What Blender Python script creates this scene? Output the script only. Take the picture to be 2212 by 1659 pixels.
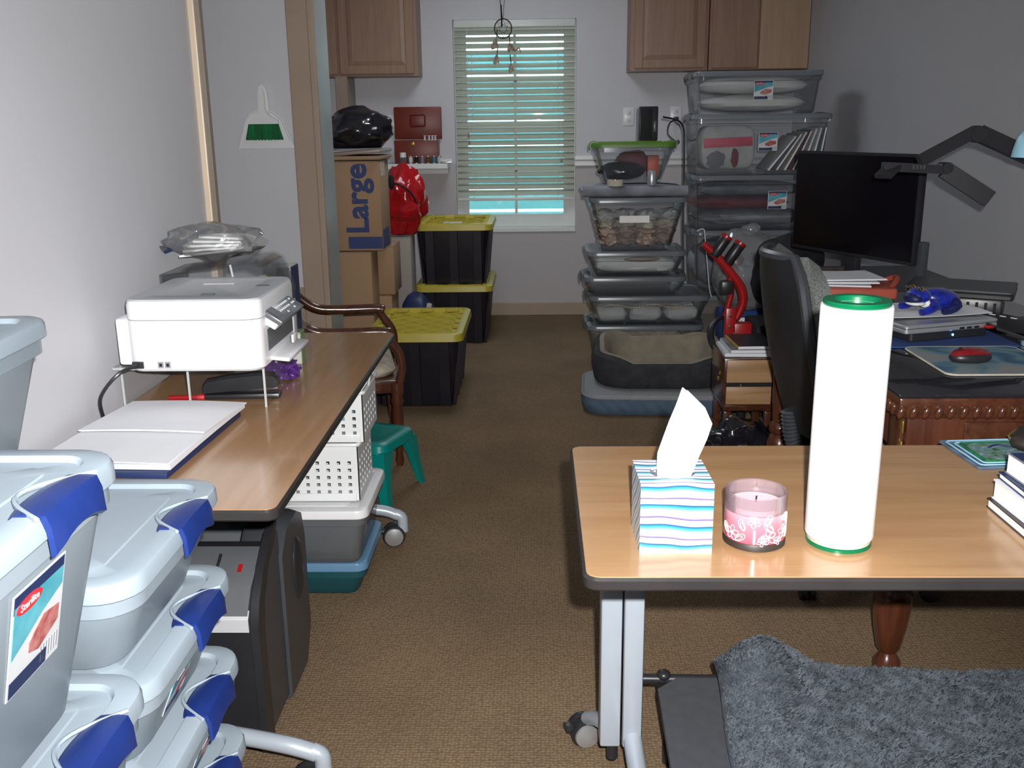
import bpy, bmesh, math, random
from mathutils import Vector, Matrix, noise
random.seed(7)
for o in list(bpy.data.objects): bpy.data.objects.remove(o)
scene = bpy.context.scene
COL = scene.collection
PI = math.pi
V = Vector
def R(a): return math.radians(a)

# ---------------------------------------------------------------- camera
PITCH, YAW, ROLL, CAMH = R(15.1), R(1.5), R(0.7), 1.385
fwd = V((-math.sin(YAW)*math.cos(PITCH), math.cos(YAW)*math.cos(PITCH), -math.sin(PITCH)))
rgt = V((math.cos(YAW), math.sin(YAW), 0)); up = rgt.cross(fwd)
r2 = math.cos(ROLL)*rgt - math.sin(ROLL)*up
u2 = math.sin(ROLL)*rgt + math.cos(ROLL)*up
cm = Matrix((( r2.x, u2.x, -fwd.x, 0), (r2.y, u2.y, -fwd.y, 0), (r2.z, u2.z, -fwd.z, CAMH), (0, 0, 0, 1)))
cd = bpy.data.cameras.new('camera'); cam = bpy.data.objects.new('camera', cd); COL.objects.link(cam)
cd.sensor_width = 36; cd.lens = 2100/2212*36; cd.clip_start = 0.02
cam.matrix_world = cm; scene.camera = cam

# ---------------------------------------------------------------- world, lights, exposure
w = bpy.data.worlds.new('sky'); scene.world = w; w.use_nodes = True
w.node_tree.nodes['Background'].inputs[0].default_value = (.80, .93, 1.0, 1)
w.node_tree.nodes['Background'].inputs[1].default_value = 4.0
w.cycles.sampling_method = 'NONE'
# the camera's own flash, a little right of and above the lens
fl = bpy.data.lights.new('camera_flash', 'SPOT'); fl.energy = 330; fl.color = (1, .985, .97)
fl.spot_size = R(100); fl.spot_blend = .9; fl.shadow_soft_size = .012
flo = bpy.data.objects.new('camera_flash', fl); COL.objects.link(flo)
flo.matrix_world = Matrix.Translation(r2*.045 + u2*.055) @ cm
# two unseen ceiling fixtures added as ambient fill (bodies built with the ceiling)
CEIL = 2.62
FILL_LAMPS = [(-.30, .40, 4.5), (-.20, 5.5, 11.5)]
for lx, ly, le in FILL_LAMPS:
    al = bpy.data.lights.new('ceiling_fill_light', 'AREA'); al.shape = 'RECTANGLE'
    al.size = .58; al.size_y = 1.18; al.energy = le; al.color = (.86, .92, 1.0)
    ao = bpy.data.objects.new('ceiling_fill_light', al); COL.objects.link(ao); ao.location = (lx, ly, CEIL-.075)
cy = scene.cycles
cy.max_bounces = 4; cy.diffuse_bounces = 2; cy.glossy_bounces = 2; cy.transmission_bounces = 3; cy.transparent_max_bounces = 10
cy.caustics_reflective = False; cy.caustics_refractive = False
cy.use_adaptive_sampling = True; cy.adaptive_threshold = .08
vs = scene.view_settings
vs.view_transform = 'Standard'; vs.look = 'None'; vs.gamma = 1; vs.exposure = 0.0; vs.use_curve_mapping = False

# ---------------------------------------------------------------- materials
MATS = {}
def newmat(name):
    m = bpy.data.materials.new(name); m.use_nodes = True; nt = m.node_tree
    MATS[name] = m
    return m, nt, nt.nodes['Principled BSDF'], nt.nodes['Material Output']
def coords(nt, scale=(1, 1, 1), kind='Object'):
    tc = nt.nodes.new('ShaderNodeTexCoord'); mp = nt.nodes.new('ShaderNodeMapping')
    mp.inputs['Scale'].default_value = scale
    nt.links.new(tc.outputs[kind], mp.inputs[0]); return mp.outputs[0]
def ntex(nt, vec, scale, detail=3, dist=0):
    n = nt.nodes.new('ShaderNodeTexNoise'); n.inputs['Scale'].default_value = scale
    n.inputs['Detail'].default_value = detail; n.inputs['Distortion'].default_value = dist
    nt.links.new(vec, n.inputs['Vector']); return n.outputs['Fac']
def ramp(nt, fac, stops, const=False):
    r = nt.nodes.new('ShaderNodeValToRGB'); e = r.color_ramp.elements
    if const: r.color_ramp.interpolation = 'CONSTANT'
    while len(e) < len(stops): e.new(.5)
    for i, (p, c) in enumerate(stops):
        e[i].position = p; e[i].color = (*c[:3], 1)
    nt.links.new(fac, r.inputs[0]); return r.outputs[0]
def bumpit(nt, b, h, strength, dist=.002):
    bp = nt.nodes.new('ShaderNodeBump'); bp.inputs['Strength'].default_value = strength
    bp.inputs['Distance'].default_value = dist
    nt.links.new(h, bp.inputs['Height']); nt.links.new(bp.outputs[0], b.inputs['Normal'])
def mat(name, col, rough=.5, metal=0, spec=.5, var=.06, vs=12, bump=0, bs=150, coat=0, col2=None, stretch=(1, 1, 1), alpha=1, emit=None, sheen=0):
    m, nt, b, o = newmat(name)
    b.inputs['Roughness'].default_value = rough; b.inputs['Metallic'].default_value = metal
    b.inputs['Specular IOR Level'].default_value = spec; b.inputs['Coat Weight'].default_value = coat
    b.inputs['Coat Roughness'].default_value = .08
    if sheen: b.inputs['Sheen Weight'].default_value = sheen
    vec = coords(nt, stretch)
    c1 = tuple(max(0, c*(1-var)) for c in col); c2 = col2 or tuple(min(1, c*(1+var)) for c in col)
    nt.links.new(ramp(nt, ntex(nt, vec, vs), [(.32, c1), (.68, c2)]), b.inputs['Base Color'])
    if bump: bumpit(nt, b, ntex(nt, vec, bs, 2), bump)
    if alpha < 1: b.inputs['Alpha'].default_value = alpha
    if emit:
        b.inputs['Emission Color'].default_value = (*emit[:3], 1); b.inputs['Emission Strength'].default_value = emit[3]
    return m
def woodmat(name, c1, c2, rough=.35, axis=0, scale=6, coat=0, fine=1.0):
    m, nt, b, o = newmat(name); st = [14, 14, 14]; st[axis] = 1.1
    vec = coords(nt, tuple(st)); n = ntex(nt, vec, scale, 6, .6)
    nt.links.new(ramp(nt, n, [(.3, c1), (.7, c2)]), b.inputs['Base Color'])
    b.inputs['Roughness'].default_value = rough; b.inputs['Coat Weight'].default_value = coat; b.inputs['Coat Roughness'].default_value = .1
    bumpit(nt, b, n, .08*fine, .001); return m
def milky(name, col, clear=.2, transl=.45, gloss=.08, rough=.25, trc=None, fk=.6):
    """translucent plastic: part see-through, part scattering"""
    m, nt, b, o = newmat(name); N = nt.nodes.new; L = nt.links.new
    d = N('ShaderNodeBsdfDiffuse'); t = N('ShaderNodeBsdfTranslucent'); tr = N('ShaderNodeBsdfTransparent'); g = N('ShaderNodeBsdfGlossy')
    g.inputs['Roughness'].default_value = rough
    tr.inputs[0].default_value = (*(trc or [min(1, .55+.5*x) for x in col]), 1)
    d.inputs[0].default_value = (*col, 1); t.inputs[0].default_value = (*col, 1)
    m1 = N('ShaderNodeMixShader'); m1.inputs[0].default_value = transl; L(d.outputs[0], m1.inputs[1]); L(t.outputs[0], m1.inputs[2])
    m2 = N('ShaderNodeMixShader'); m2.inputs[0].default_value = clear; L(m1.outputs[0], m2.inputs[1]); L(tr.outputs[0], m2.inputs[2])
    fr = N('ShaderNodeFresnel'); fr.inputs[0].default_value = 1.35
    mu = N('ShaderNodeMath'); mu.operation = 'MULTIPLY_ADD'; mu.inputs[1].default_value = fk; mu.inputs[2].default_value = gloss*.3
    L(fr.outputs[0], mu.inputs[0])
    m3 = N('ShaderNodeMixShader'); L(mu.outputs[0], m3.inputs[0]); L(m2.outputs[0], m3.inputs[1]); L(g.outputs[0], m3.inputs[2])
    L(m3.outputs[0], o.inputs[0]); return m

# setting
def carpetmat():
    m, nt, b, o = newmat('carpet'); vec = coords(nt)
    vo = nt.nodes.new('ShaderNodeTexVoronoi'); vo.inputs['Scale'].default_value = 110; vo.inputs['Randomness'].default_value = .45
    nt.links.new(vec, vo.inputs['Vector'])
    c = ramp(nt, vo.outputs['Distance'], [(.1, (.29, .205, .125)), (.75, (.17, .115, .07))])
    n2 = ramp(nt, ntex(nt, vec, 2.2, 4), [(.35, (.82, .82, .82)), (.7, (1.06, 1.05, 1.03))])
    mx = nt.nodes.new('ShaderNodeMix'); mx.data_type = 'RGBA'; mx.blend_type = 'MULTIPLY'; mx.inputs[0].default_value = 1
    nt.links.new(c, mx.inputs[6]); nt.links.new(n2, mx.inputs[7]); nt.links.new(mx.outputs[2], b.inputs['Base Color'])
    b.inputs['Roughness'].default_value = .95; b.inputs['Specular IOR Level'].default_value = .1
    inv = nt.nodes.new('ShaderNodeMath'); inv.operation = 'SUBTRACT'; inv.inputs[0].default_value = 1
    nt.links.new(vo.outputs['Distance'], inv.inputs[1]); bumpit(nt, b, inv.outputs[0], .55, .004)
carpetmat()
mat('wall_paint', (.62, .62, .655), .5, spec=.35, var=.02, vs=2, bump=.12, bs=45)
mat('wall_paint_shaded', (.45, .45, .475), .55, spec=.3, var=.03, vs=2, bump=.12, bs=45)  # wall paint darkened to put the right wall's shade into its colour
mat('wall_low', (.52, .49, .50), .6, spec=.3, var=.02, vs=2, bump=.1, bs=45)
mat('ceiling_paint', (.75, .75, .75), .9, var=.02)
mat('trim_tan', (.40, .305, .23), .35, var=.05, vs=4)
mat('trim_brown', (.29, .215, .165), .35, var=.05, vs=4)
mat('trim_pale', (.62, .50, .37), .35, var=.05, vs=4)
mat('white_gloss', (.75, .75, .76), .3, var=.02)
mat('white_vinyl', (.74, .78, .75), .35, var=.02)
mat('jamb_grey', (.36, .385, .385), .35, var=.03, vs=3)
woodmat('cabinet_wood', (.235, .135, .085), (.295, .175, .112), .4, 2, 3)
woodmat('cabinet_side', (.36, .235, .15), (.42, .28, .185), .4, 2, 3)
woodmat('table_laminate', (.37, .205, .095), (.45, .265, .130), .22, 0, 2.2, coat=.25, fine=.2)
woodmat('table_laminate_y', (.33, .18, .085), (.40, .23, .115), .22, 1, 2.2, coat=.25, fine=.2)
woodmat('dark_wood', (.05, .016, .008), (.105, .036, .017), .22, 1, 2.5, coat=.5)
woodmat('cherry_wood', (.055, .016, .008), (.115, .037, .018), .25, 2, 2.5, coat=.4)
woodmat('oak_wood', (.30, .165, .075), (.46, .28, .14), .4, 0, 2.0)
mat('black_glass', (.018, .018, .022), .05, spec=.6, var=.1, coat=.6)
mat('black_plastic', (.02, .02, .023), .35, var=.1)
mat('black_matte', (.014, .014, .017), .7, var=.1, spec=.25)
mat('dark_grey_plastic', (.05, .053, .06), .35, var=.06)
mat('edge_band', (.03, .027, .027), .3, var=.1)
mat('grey_metal', (.42, .47, .53), .35, metal=.15, var=.03)
mat('silver_trim', (.62, .63, .66), .3, metal=.2, var=.03)
mat('chrome', (.72, .72, .74), .18, metal=1, var=.02)
mat('silver', (.55, .56, .58), .3, metal=.7, var=.03)
mat('white_plastic', (.80, .80, .82), .3, var=.015)
mat('basket_plastic', (.80, .82, .82), .32, var=.015)
mat('printer_grey', (.48, .50, .53), .4, var=.03)
mat('panel_grey', (.12, .125, .135), .3, var=.06)
mat('paper', (.78, .79, .83), .8, var=.02)
mat('paper_white', (.9, .9, .9), .8, var=.01)
mat('print_grey', (.25, .26, .28), .8)
mat('navy', (.012, .025, .09), .45, var=.1)
mat('blue_latch', (.010, .028, .16), .38, var=.08, vs=25, bump=.05)
mat('box_blue', (.03, .05, .16), .7)
mat('teal_plastic', (.0, .23, .20), .35, var=.04)
mat('teal_siding', (.14, .42, .43), .7, var=.05)
mat('cardboard', (.36, .225, .13), .8, var=.06, vs=5, stretch=(1, 1, .2))
mat('cardboard_grey', (.33, .29, .26), .75, var=.06, vs=5)
mat('yellow_lid', (.47, .385, .035), .4, var=.05)
mat('black_tote', (.012, .010, .016), .38, var=.15)
mat('red_bag', (.42, .008, .012), .18, var=.15, vs=6, bump=.35, bs=18, coat=.3)
mat('black_bag', (.012, .011, .015), .16, var=.2, vs=6, bump=.5, bs=25, coat=.5)
mat('red_paint', (.36, .010, .012), .3, var=.08)
mat('red_wood', (.17, .020, .008), .4, var=.15, vs=8)
mat('orange_folder', (.42, .075, .045), .5, var=.06)
mat('green_lid', (.09, .21, .02), .4, var=.06)
mat('green_core', (.0, .13, .05), .3, var=.05)
mat('green_bristle', (.0, .13, .035), .7, var=.35, vs=90, stretch=(1, 1, .06))
mat('clear_edge', (.8, .85, .85), .15, alpha=.45)
milky('frosted_plastic', (.50, .59, .665), clear=.20, transl=.42)
milky('frosted_lid', (.53, .63, .715), clear=.12, transl=.38)
milky('clear_plastic', (.46, .51, .55), clear=.925, trc=(.98, .985, .99), transl=.35, gloss=.1, rough=.12)
milky('smoky_plastic', (.36, .39, .41), clear=.60, trc=(.9, .92, .93), transl=.4, gloss=.1, rough=.15)
milky('grey_lid', (.38, .42, .46), clear=.50, trc=(.95, .97, .98), transl=.35)
milky('acrylic', (.70, .72, .74), clear=.985, trc=(1, 1, 1), fk=.2, transl=.3, gloss=.04, rough=.04)
milky('bag_film', (.75, .77, .78), clear=.78, trc=(.97, .97, .97), transl=.3, gloss=.4, rough=.08)
milky('candle_rim', (.78, .60, .66), clear=.72, transl=.5, gloss=.2, rough=.08, trc=(.98, .95, .96))
milky('teal_clear', (.03, .16, .19), clear=.25, transl=.4)
milky('blue_lid', (.20, .40, .62), clear=.1, transl=.3)
milky('window_glass', (.75, .9, .95), clear=.95, transl=.3, gloss=.1, rough=.02)
milky('slat', (.74, .77, .66), clear=.0, transl=.42, gloss=.05, rough=.4)
milky('tissue_paper', (.92, .92, .92), clear=.0, transl=.25, gloss=0, rough=.9)
mat('mattress_blue', (.075, .125, .185), .85, var=.08, vs=30)
mat('mattress_top', (.26, .27, .28), .9, var=.06, vs=60, bump=.3, bs=300)
mat('bolster_dark', (.030, .031, .036), .9, var=.25, vs=25, bump=.3, bs=200)
mat('tan_fleece', (.25, .22, .165), .95, var=.12, vs=18, bump=.5, bs=220)
mat('grey_mesh', (.16, .175, .165), .8, var=.5, vs=260, bump=.5, bs=300)
mat('cot_fabric', (.062, .064, .075), .8, var=.08, vs=40, bump=.15, bs=400)
mat('plush_grey', (.066, .077, .090), .95, var=.3, vs=40, spec=.1)
mat('plush_tuft', (.088, .103, .120), .9, var=.35, vs=30, spec=.15)
mat('frog_blue', (.008, .018, .26), .32, var=.5, vs=60, bump=.3, bs=120, sheen=.1)
mat('frog_dark', (.006, .010, .07), .5, var=.3)
mat('gold', (.55, .36, .08), .3, metal=.8)
mat('pink_wax', (.72, .55, .60), .5, var=.03)
mat('red_mouse', (.40, .012, .018), .2, metal=.4, var=.05, coat=.6)
mat('cream_fabric', (.50, .46, .38), .9, var=.12, vs=16, bump=.3)
mat('white_fill', (.78, .79, .77), .9, var=.05, vs=8, bump=.3, bs=20)
mat('fabric_white', (.55, .55, .54), .9, var=.12, vs=14, bump=.5, bs=30)
mat('fabric_pinkish', (.42, .32, .27), .9, var=.25, vs=30, bump=.6, bs=40)
mat('pink_pack', (.70, .09, .16), .5, var=.1)
mat('dark_red_cloth', (.16, .035, .05), .7, var=.25, vs=9)
mat('grey_cloth', (.20, .21, .235), .75, var=.3, vs=9, bump=.4, bs=25)
mat('blue_felt', (.02, .055, .20), .85, var=.1)
mat('light_blue', (.30, .55, .68), .35, var=.03)
mat('led_blue', (.1, .3, 1), .3, emit=(.12, .35, 1, 6))
mat('screen', (.004, .003, .005), .3, spec=.2, var=.1)
mat('purple_foil', (.16, .06, .34), .15, metal=.5, var=.3, vs=40, bump=.5, bs=60)
mat('label_green', (.22, .42, .12), .5)
mat('sticker_white', (.62, .64, .66), .4)
mat('sticker_cyan', (.05, .30, .38), .4, col2=(.12, .42, .50), vs=20)
mat('sticker_pink', (.36, .06, .06), .4, col2=(.50, .22, .20), vs=60)
mat('sticker_red', (.55, .03, .04), .4)
mat('feather', (.30, .24, .17), .8, var=.4, vs=60)
mat('twig', (.06, .04, .025), .7)
mat('seat_cloth', (.40, .35, .27), .9, var=.25, vs=22)
mat('bezel_dark', (.03, .022, .018), .5, var=.1)
mat('patterned_dark', (.02, .018, .02), .6, col2=(.11, .075, .05), vs=26)
mat('fill_diffuser', (.9, .9, .9), .5, emit=(.9, .95, 1, 1.5))  # glowing panel of the added ceiling fill fixtures
def tissuebox_mat():
    m, nt, b, o = newmat('tissue_stripes'); vec = coords(nt)
    nz = nt.nodes.new('ShaderNodeTexNoise'); nz.inputs['Scale'].default_value = 9; nz.inputs['Detail'].default_value = 1
    nt.links.new(vec, nz.inputs['Vector'])
    sx = nt.nodes.new('ShaderNodeSeparateXYZ'); nt.links.new(vec, sx.inputs[0])
    # height (front) plus depth (lid) run one continuous band direction
    ad = nt.nodes.new('ShaderNodeMath'); ad.operation = 'MULTIPLY_ADD'; ad.inputs[1].default_value = .9
    nt.links.new(sx.outputs['Y'], ad.inputs[0]); nt.links.new(sx.outputs['Z'], ad.inputs[2])
    wob = nt.nodes.new('ShaderNodeMath'); wob.operation = 'MULTIPLY_ADD'; wob.inputs[1].default_value = .032
    nt.links.new(nz.outputs['Fac'], wob.inputs[0]); nt.links.new(ad.outputs[0], wob.inputs[2])
    sc = nt.nodes.new('ShaderNodeMath'); sc.operation = 'MULTIPLY'; sc.inputs[1].default_value = 34
    nt.links.new(wob.outputs[0], sc.inputs[0])
    fr = nt.nodes.new('ShaderNodeMath'); fr.operation = 'FRACT'; nt.links.new(sc.outputs[0], fr.inputs[0])
    W_, T, B, P = (.80, .82, .83), (.035, .33, .43), (.01, .045, .20), (.11, .03, .20)
    c = ramp(nt, fr.outputs[0], [(0, W_), (.20, (.26, .55, .64)), (.34, T), (.46, B), (.50, W_), (.74, W_), (.78, P), (.86, (.30, .30, .55)), (.92, W_)])
    nt.links.new(c, b.inputs['Base Color']); b.inputs['Roughness'].default_value = .35
tissuebox_mat()
def candle_mat():
    m, nt, b, o = newmat('candle_glass'); vec = coords(nt)
    sx = nt.nodes.new('ShaderNodeSeparateXYZ'); nt.links.new(vec, sx.inputs[0])
    mr = nt.nodes.new('ShaderNodeMapRange'); mr.inputs['From Min'].default_value = 0; mr.inputs['From Max'].default_value = .09
    nt.links.new(sx.outputs['Z'], mr.inputs[0])
    c = ramp(nt, mr.outputs[0], [(.05, (.42, .05, .09)), (.5, (.56, .20, .26)), (.85, (.62, .44, .50))])
    nt.links.new(c, b.inputs['Base Color']); b.inputs['Roughness'].default_value = .12; b.inputs['Coat Weight'].default_value = .4
candle_mat()
def mousepad_mat():
    m, nt, b, o = newmat('mousepad_print'); vec = coords(nt)
    n = ntex(nt, vec, 7, 2, .8)
    c = ramp(nt, n, [(.30, (.02, .07, .15)), (.42, (.06, .17, .26)), (.52, (.20, .29, .31)), (.66, (.28, .27, .27))])
    nt.links.new(c, b.inputs['Base Color']); b.inputs['Roughness'].default_value = .5
mousepad_mat()
def quilt_mat():
    m, nt, b, o = newmat('quilt_print'); vec = coords(nt)
    n = ntex(nt, vec, 28, 2, 1.5)
    c = ramp(nt, n, [(.35, (.02, .06, .09)), (.45, (.13, .25, .12)), (.55, (.10, .20, .30)), (.68, (.32, .42, .36))])
    nt.links.new(c, b.inputs['Base Color']); b.inputs['Roughness'].default_value = .9
quilt_mat()
def quilted_mat():
    m = MATS['mattress_blue']; nt = m.node_tree; b = nt.nodes['Principled BSDF']
    vec = coords(nt, (1, 1, 1)); ck = nt.nodes.new('ShaderNodeTexWave'); ck.wave_type = 'BANDS'; ck.bands_direction = 'DIAGONAL'
    ck.inputs['Scale'].default_value = 10; nt.links.new(vec, ck.inputs['Vector']); bumpit(nt, b, ck.outputs['Fac'], .5, .006)
quilted_mat()

# ---------------------------------------------------------------- geometry helpers
def T(x=0, y=0, z=0): return Matrix.Translation((x, y, z))
def RX(a): return Matrix.Rotation(R(a), 4, 'X')
def RY(a): return Matrix.Rotation(R(a), 4, 'Y')
def RZ(a): return Matrix.Rotation(R(a), 4, 'Z')
def B(): return bmesh.new()
def box(bm, c, s, M=None, bev=0, seg=2):
    mt = T(*c) @ Matrix.Diagonal((s[0], s[1], s[2], 1))
    if M is not None: mt = M @ mt
    g = bmesh.ops.create_cube(bm, size=1, matrix=mt)
    if bev:
        es = list({e for v in g['verts'] for e in v.link_edges})
        bmesh.ops.bevel(bm, geom=es, offset=bev, segments=seg, affect='EDGES', profile=.5)
    return bm
def bb(x0, x1, y0, y1, z0, z1, bm=None, bev=0):
    bm = bm or B(); return box(bm, ((x0+x1)/2, (y0+y1)/2, (z0+z1)/2), (abs(x1-x0), abs(y1-y0), abs(z1-z0)), None, bev)
def rrect(wd, dp, r, n=5, cx=0, cy=0):
    r = min(r, wd/2-1e-4, dp/2-1e-4); pts = []
    for k, (sx, sy) in enumerate(((1, 1), (-1, 1), (-1, -1), (1, -1))):
        for i in range(n+1):
            a = (k*90 + 90*i/n)*PI/180
            pts.append((cx+sx*(wd/2-r)+r*math.cos(a), cy+sy*(dp/2-r)+r*math.sin(a)))
    return pts
def loft(bm, rings, cap0=True, cap1=True, closed=True, M=None):
    vr = []
    for ring in rings:
        vr.append([bm.verts.new((M @ V(p)) if M is not None else V(p)) for p in ring])
    n = len(vr[0])
    for a, b_ in zip(vr, vr[1:]):
        for i in range(n if closed else n-1):
            j = (i+1) % n
            try: bm.faces.new((a[i], a[j], b_[j], b_[i]))
            except ValueError: pass
    if cap0: bm.faces.new(vr[0][::-1])
    if cap1: bm.faces.new(vr[-1])
    return bm
def rloft(bm, secs, n=5, M=None, cap0=True, cap1=True):
    """secs: (z, width, depth, radius[, cx, cy])"""
    return loft(bm, [[(x, y, s[0]) for x, y in rrect(s[1], s[2], s[3], n, *(s[4:6] if len(s) > 4 else (0, 0)))] for s in secs], cap0, cap1, True, M)
def slab(bm, c, wd, dp, h, r=.01, bev=.003, M=None, n=4):
    x, y, z = c
    return rloft(bm, [(z, wd-2*bev, dp-2*bev, max(r-bev, 1e-4), x, y), (z+bev, wd, dp, r, x, y), (z+h-bev, wd, dp, r, x, y), (z+h, wd-2*bev, dp-2*bev, max(r-bev, 1e-4), x, y)], n, M)
def lathe(bm, prof, n=24, M=None, cap0=True, cap1=True):
    return loft(bm, [[(r*math.cos(2*PI*i/n), r*math.sin(2*PI*i/n), z) for i in range(n)] for r, z in prof], cap0, cap1, True, M)
def tube(bm, pts, r, n=8, cap=True, M=None):
    pts = [V(p) for p in pts]; rings = []; ref = None
    for i, p in enumerate(pts):
        d = (pts[min(i+1, len(pts)-1)] - pts[max(i-1, 0)]).normalized()
        if ref is None:
            ref = V((0, 0, 1)) if abs(d.z) < .9 else V((1, 0, 0))
        a = d.cross(ref).normalized(); b_ = a.cross(d); ref = b_
        rr = r[i] if isinstance(r, (list, tuple)) else r
        rings.append([p + a*rr*math.cos(2*PI*k/n) + b_*rr*math.sin(2*PI*k/n) for k in range(n)])
    return loft(bm, rings, cap, cap, True, M)
def spline(pts, k=6):
    """Catmull-Rom through pts"""
    P = [V(p) for p in pts]; out = []
    for i in range(len(P)-1):
        p0, p1, p2, p3 = P[max(i-1, 0)], P[i], P[i+1], P[min(i+2, len(P)-1)]
        for j in range(k):
            t = j/k
            out.append(.5*((2*p1)+(p2-p0)*t+(2*p0-5*p1+4*p2-p3)*t*t+(3*p1-p0-3*p2+p3)*t**3))
    return out+[P[-1]]
def extr(bm, poly, t, M=None):
    return loft(bm, [[(x, y, 0) for x, y in poly], [(x, y, t) for x, y in poly]], True, True, True, M)
def sheet(bm, nu, nv, f, th=.0008, M=None):
    """a thin curved sheet with real thickness; f(u, v) -> point"""
    P = [[V(f(i/nu, j/nv)) for j in range(nv+1)] for i in range(nu+1)]
    top = [[None]*(nv+1) for _ in range(nu+1)]; bot = [[None]*(nv+1) for _ in range(nu+1)]
    for i in range(nu+1):
        for j in range(nv+1):
            du = P[min(i+1, nu)][j]-P[max(i-1, 0)][j]; dv = P[i][min(j+1, nv)]-P[i][max(j-1, 0)]
            nn = du.cross(dv); nn = nn.normalized() if nn.length > 1e-12 else V((0, 0, 1))
            a, b_ = P[i][j]+nn*th/2, P[i][j]-nn*th/2
            if M is not None: a, b_ = M @ a, M @ b_
            top[i][j] = bm.verts.new(a); bot[i][j] = bm.verts.new(b_)
    for i in range(nu):
        for j in range(nv):
            bm.faces.new((top[i][j], top[i+1][j], top[i+1][j+1], top[i][j+1]))
            bm.faces.new((bot[i][j], bot[i][j+1], bot[i+1][j+1], bot[i+1][j]))
    for i in range(nu):
        bm.faces.new((top[i][0], bot[i][0], bot[i+1][0], top[i+1][0])); bm.faces.new((top[i][nv], top[i+1][nv], bot[i+1][nv], bot[i][nv]))
    for j in range(nv):
        bm.faces.new((top[0][j], top[0][j+1], bot[0][j+1], bot[0][j])); bm.faces.new((top[nu][j], bot[nu][j], bot[nu][j+1], top[nu][j+1]))
    return bm
def blob(bm, c, s, sub=3, amp=.1, fr=2.0, seed=0, M=None, flat=None, crease=0):
    """a lumpy closed body of half sizes s about c"""
    g = bmesh.ops.create_icosphere(bm, subdivisions=sub, radius=1)
    off = V((seed*3.7, seed*1.3, seed*2.1))
    for v in g['verts']:
        d = v.co.normalized(); k = 1 + amp*noise.noise(d*fr+off)
        if crease: k -= crease*abs(noise.noise(d*fr*2.3+off))
        p = V((d.x*s[0]*k, d.y*s[1]*k, d.z*s[2]*k))
        if flat is not None: p.z = max(p.z, -flat)
        p += V(c); v.co = M @ p if M is not None else p
    return bm
def pillow(bm, c, s, p=4.0, amp=.05, seed=0, M=None, nu=20, nv=10):
    """superellipsoid cushion / folded cloth of half sizes s"""
    def sp(x, e): return math.copysign(abs(x)**e, x)
    rings = []
    for j in range(1, nv):
        a = -PI/2+PI*j/nv; ring = []
        for i in range(nu):
            b_ = 2*PI*i/nu
            d = V((sp(math.cos(a), 2/p*1.6)*sp(math.cos(b_), 2/p), sp(math.cos(a), 2/p*1.6)*sp(math.sin(b_), 2/p), sp(math.sin(a), .9)))
            k = 1+amp*noise.noise(d*2.5+V((seed, seed*2, 0)))
            ring.append((c[0]+d.x*s[0]*k, c[1]+d.y*s[1]*k, c[2]+d.z*s[2]*k))
        rings.append(ring)
    return loft(bm, rings, True, True, True, M)

def obj(name, bm, m, parent=None, smooth=38, tri=False):
    me = bpy.data.meshes.new(name)
    bmesh.ops.recalc_face_normals(bm, faces=bm.faces[:])
    bm.to_mesh(me); bm.free()
    me.materials.append(MATS[m] if isinstance(m, str) else m)
    if smooth:
        me.polygons.foreach_set('use_smooth', [True]*len(me.polygons)); me.set_sharp_from_angle(angle=R(smooth))
    o = bpy.data.objects.new(name, me); COL.objects.link(o)
    if parent: o.parent = parent
    return o
def tag(o, label, cat, group=None):
    o['label'] = label; o['category'] = cat
    if group: o['group'] = group
    return o
def thing(name, label, cat, loc=(0, 0, 0), rz=0, group=None):
    o = bpy.data.objects.new(name, None); COL.objects.link(o); o.empty_display_size = .05
    o.location = loc; o.rotation_euler = (0, 0, R(rz)); return tag(o, label, cat, group)
def struct(name, bm, m, parent=None, smooth=0):
    o = obj(name, bm, m, parent, smooth)
    if not parent: o['kind'] = 'structure'
    return o
def text(name, s, size, m, parent, M, ext=.0004, off=0.0, align='CENTER'):
    cu = bpy.data.curves.new(name, 'FONT'); cu.body = s; cu.size = size; cu.extrude = ext; cu.offset = off
    cu.align_x = align; cu.align_y = 'CENTER'; cu.resolution_u = 3
    t = bpy.data.objects.new(name+'_tmp', cu); COL.objects.link(t)
    me = bpy.data.meshes.new_from_object(t.evaluated_get(bpy.context.evaluated_depsgraph_get()))
    bpy.data.objects.remove(t); bpy.data.curves.remove(cu)
    me.transform(M); me.materials.clear(); me.materials.append(MATS[m])
    o = bpy.data.objects.new(name, me); COL.objects.link(o)
    if parent: o.parent = parent
    return o
# ================================================================ THE SETTING
FARY, LX, RX_ = 7.1, -1.0, 1.8
struct('floor', bb(-2.6, 1.95, -1.7, 7.25, -.06, 0), 'carpet')
struct('ceiling', bb(-2.6, 1.95, -1.7, 7.25, CEIL, CEIL+.08), 'ceiling_paint')
struct('wall_back', bb(-2.6, 1.95, -1.7, -1.58, 0, CEIL), 'wall_paint')
struct('wall_left', bb(LX-.12, LX, -1.58, 2.97, 0, CEIL), 'wall_paint')
struct('wall_right', bb(RX_, RX_+.12, -1.58, FARY+.12, 0, CEIL), 'wall_paint_shaded')
struct('wall_hall', bb(-2.6, -2.45, -1.58, FARY+.12, 0, CEIL), 'wall_paint')
struct('wall_partition', bb(-2.45, -1.095, 4.6, 4.85, .63, CEIL), 'wall_paint')
struct('wall_partition_base', bb(-2.45, -1.095, 4.6, 4.85, 0, .63), 'trim_tan')
struct('wall_nook', bb(-1.80, -1.68, 4.85, FARY, 0, CEIL), 'wall_paint')
WX0, WX1, WZ0, WZ1 = -.567, .287, .64, 2.065
wf = B(); 
for a in ((-1.8, WX0, 1.10, CEIL), (WX1, RX_, 1.10, CEIL), (WX0, WX1, WZ1, CEIL)):
    bb(a[0], a[1], FARY, FARY+.14, a[2], a[3], wf)
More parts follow.
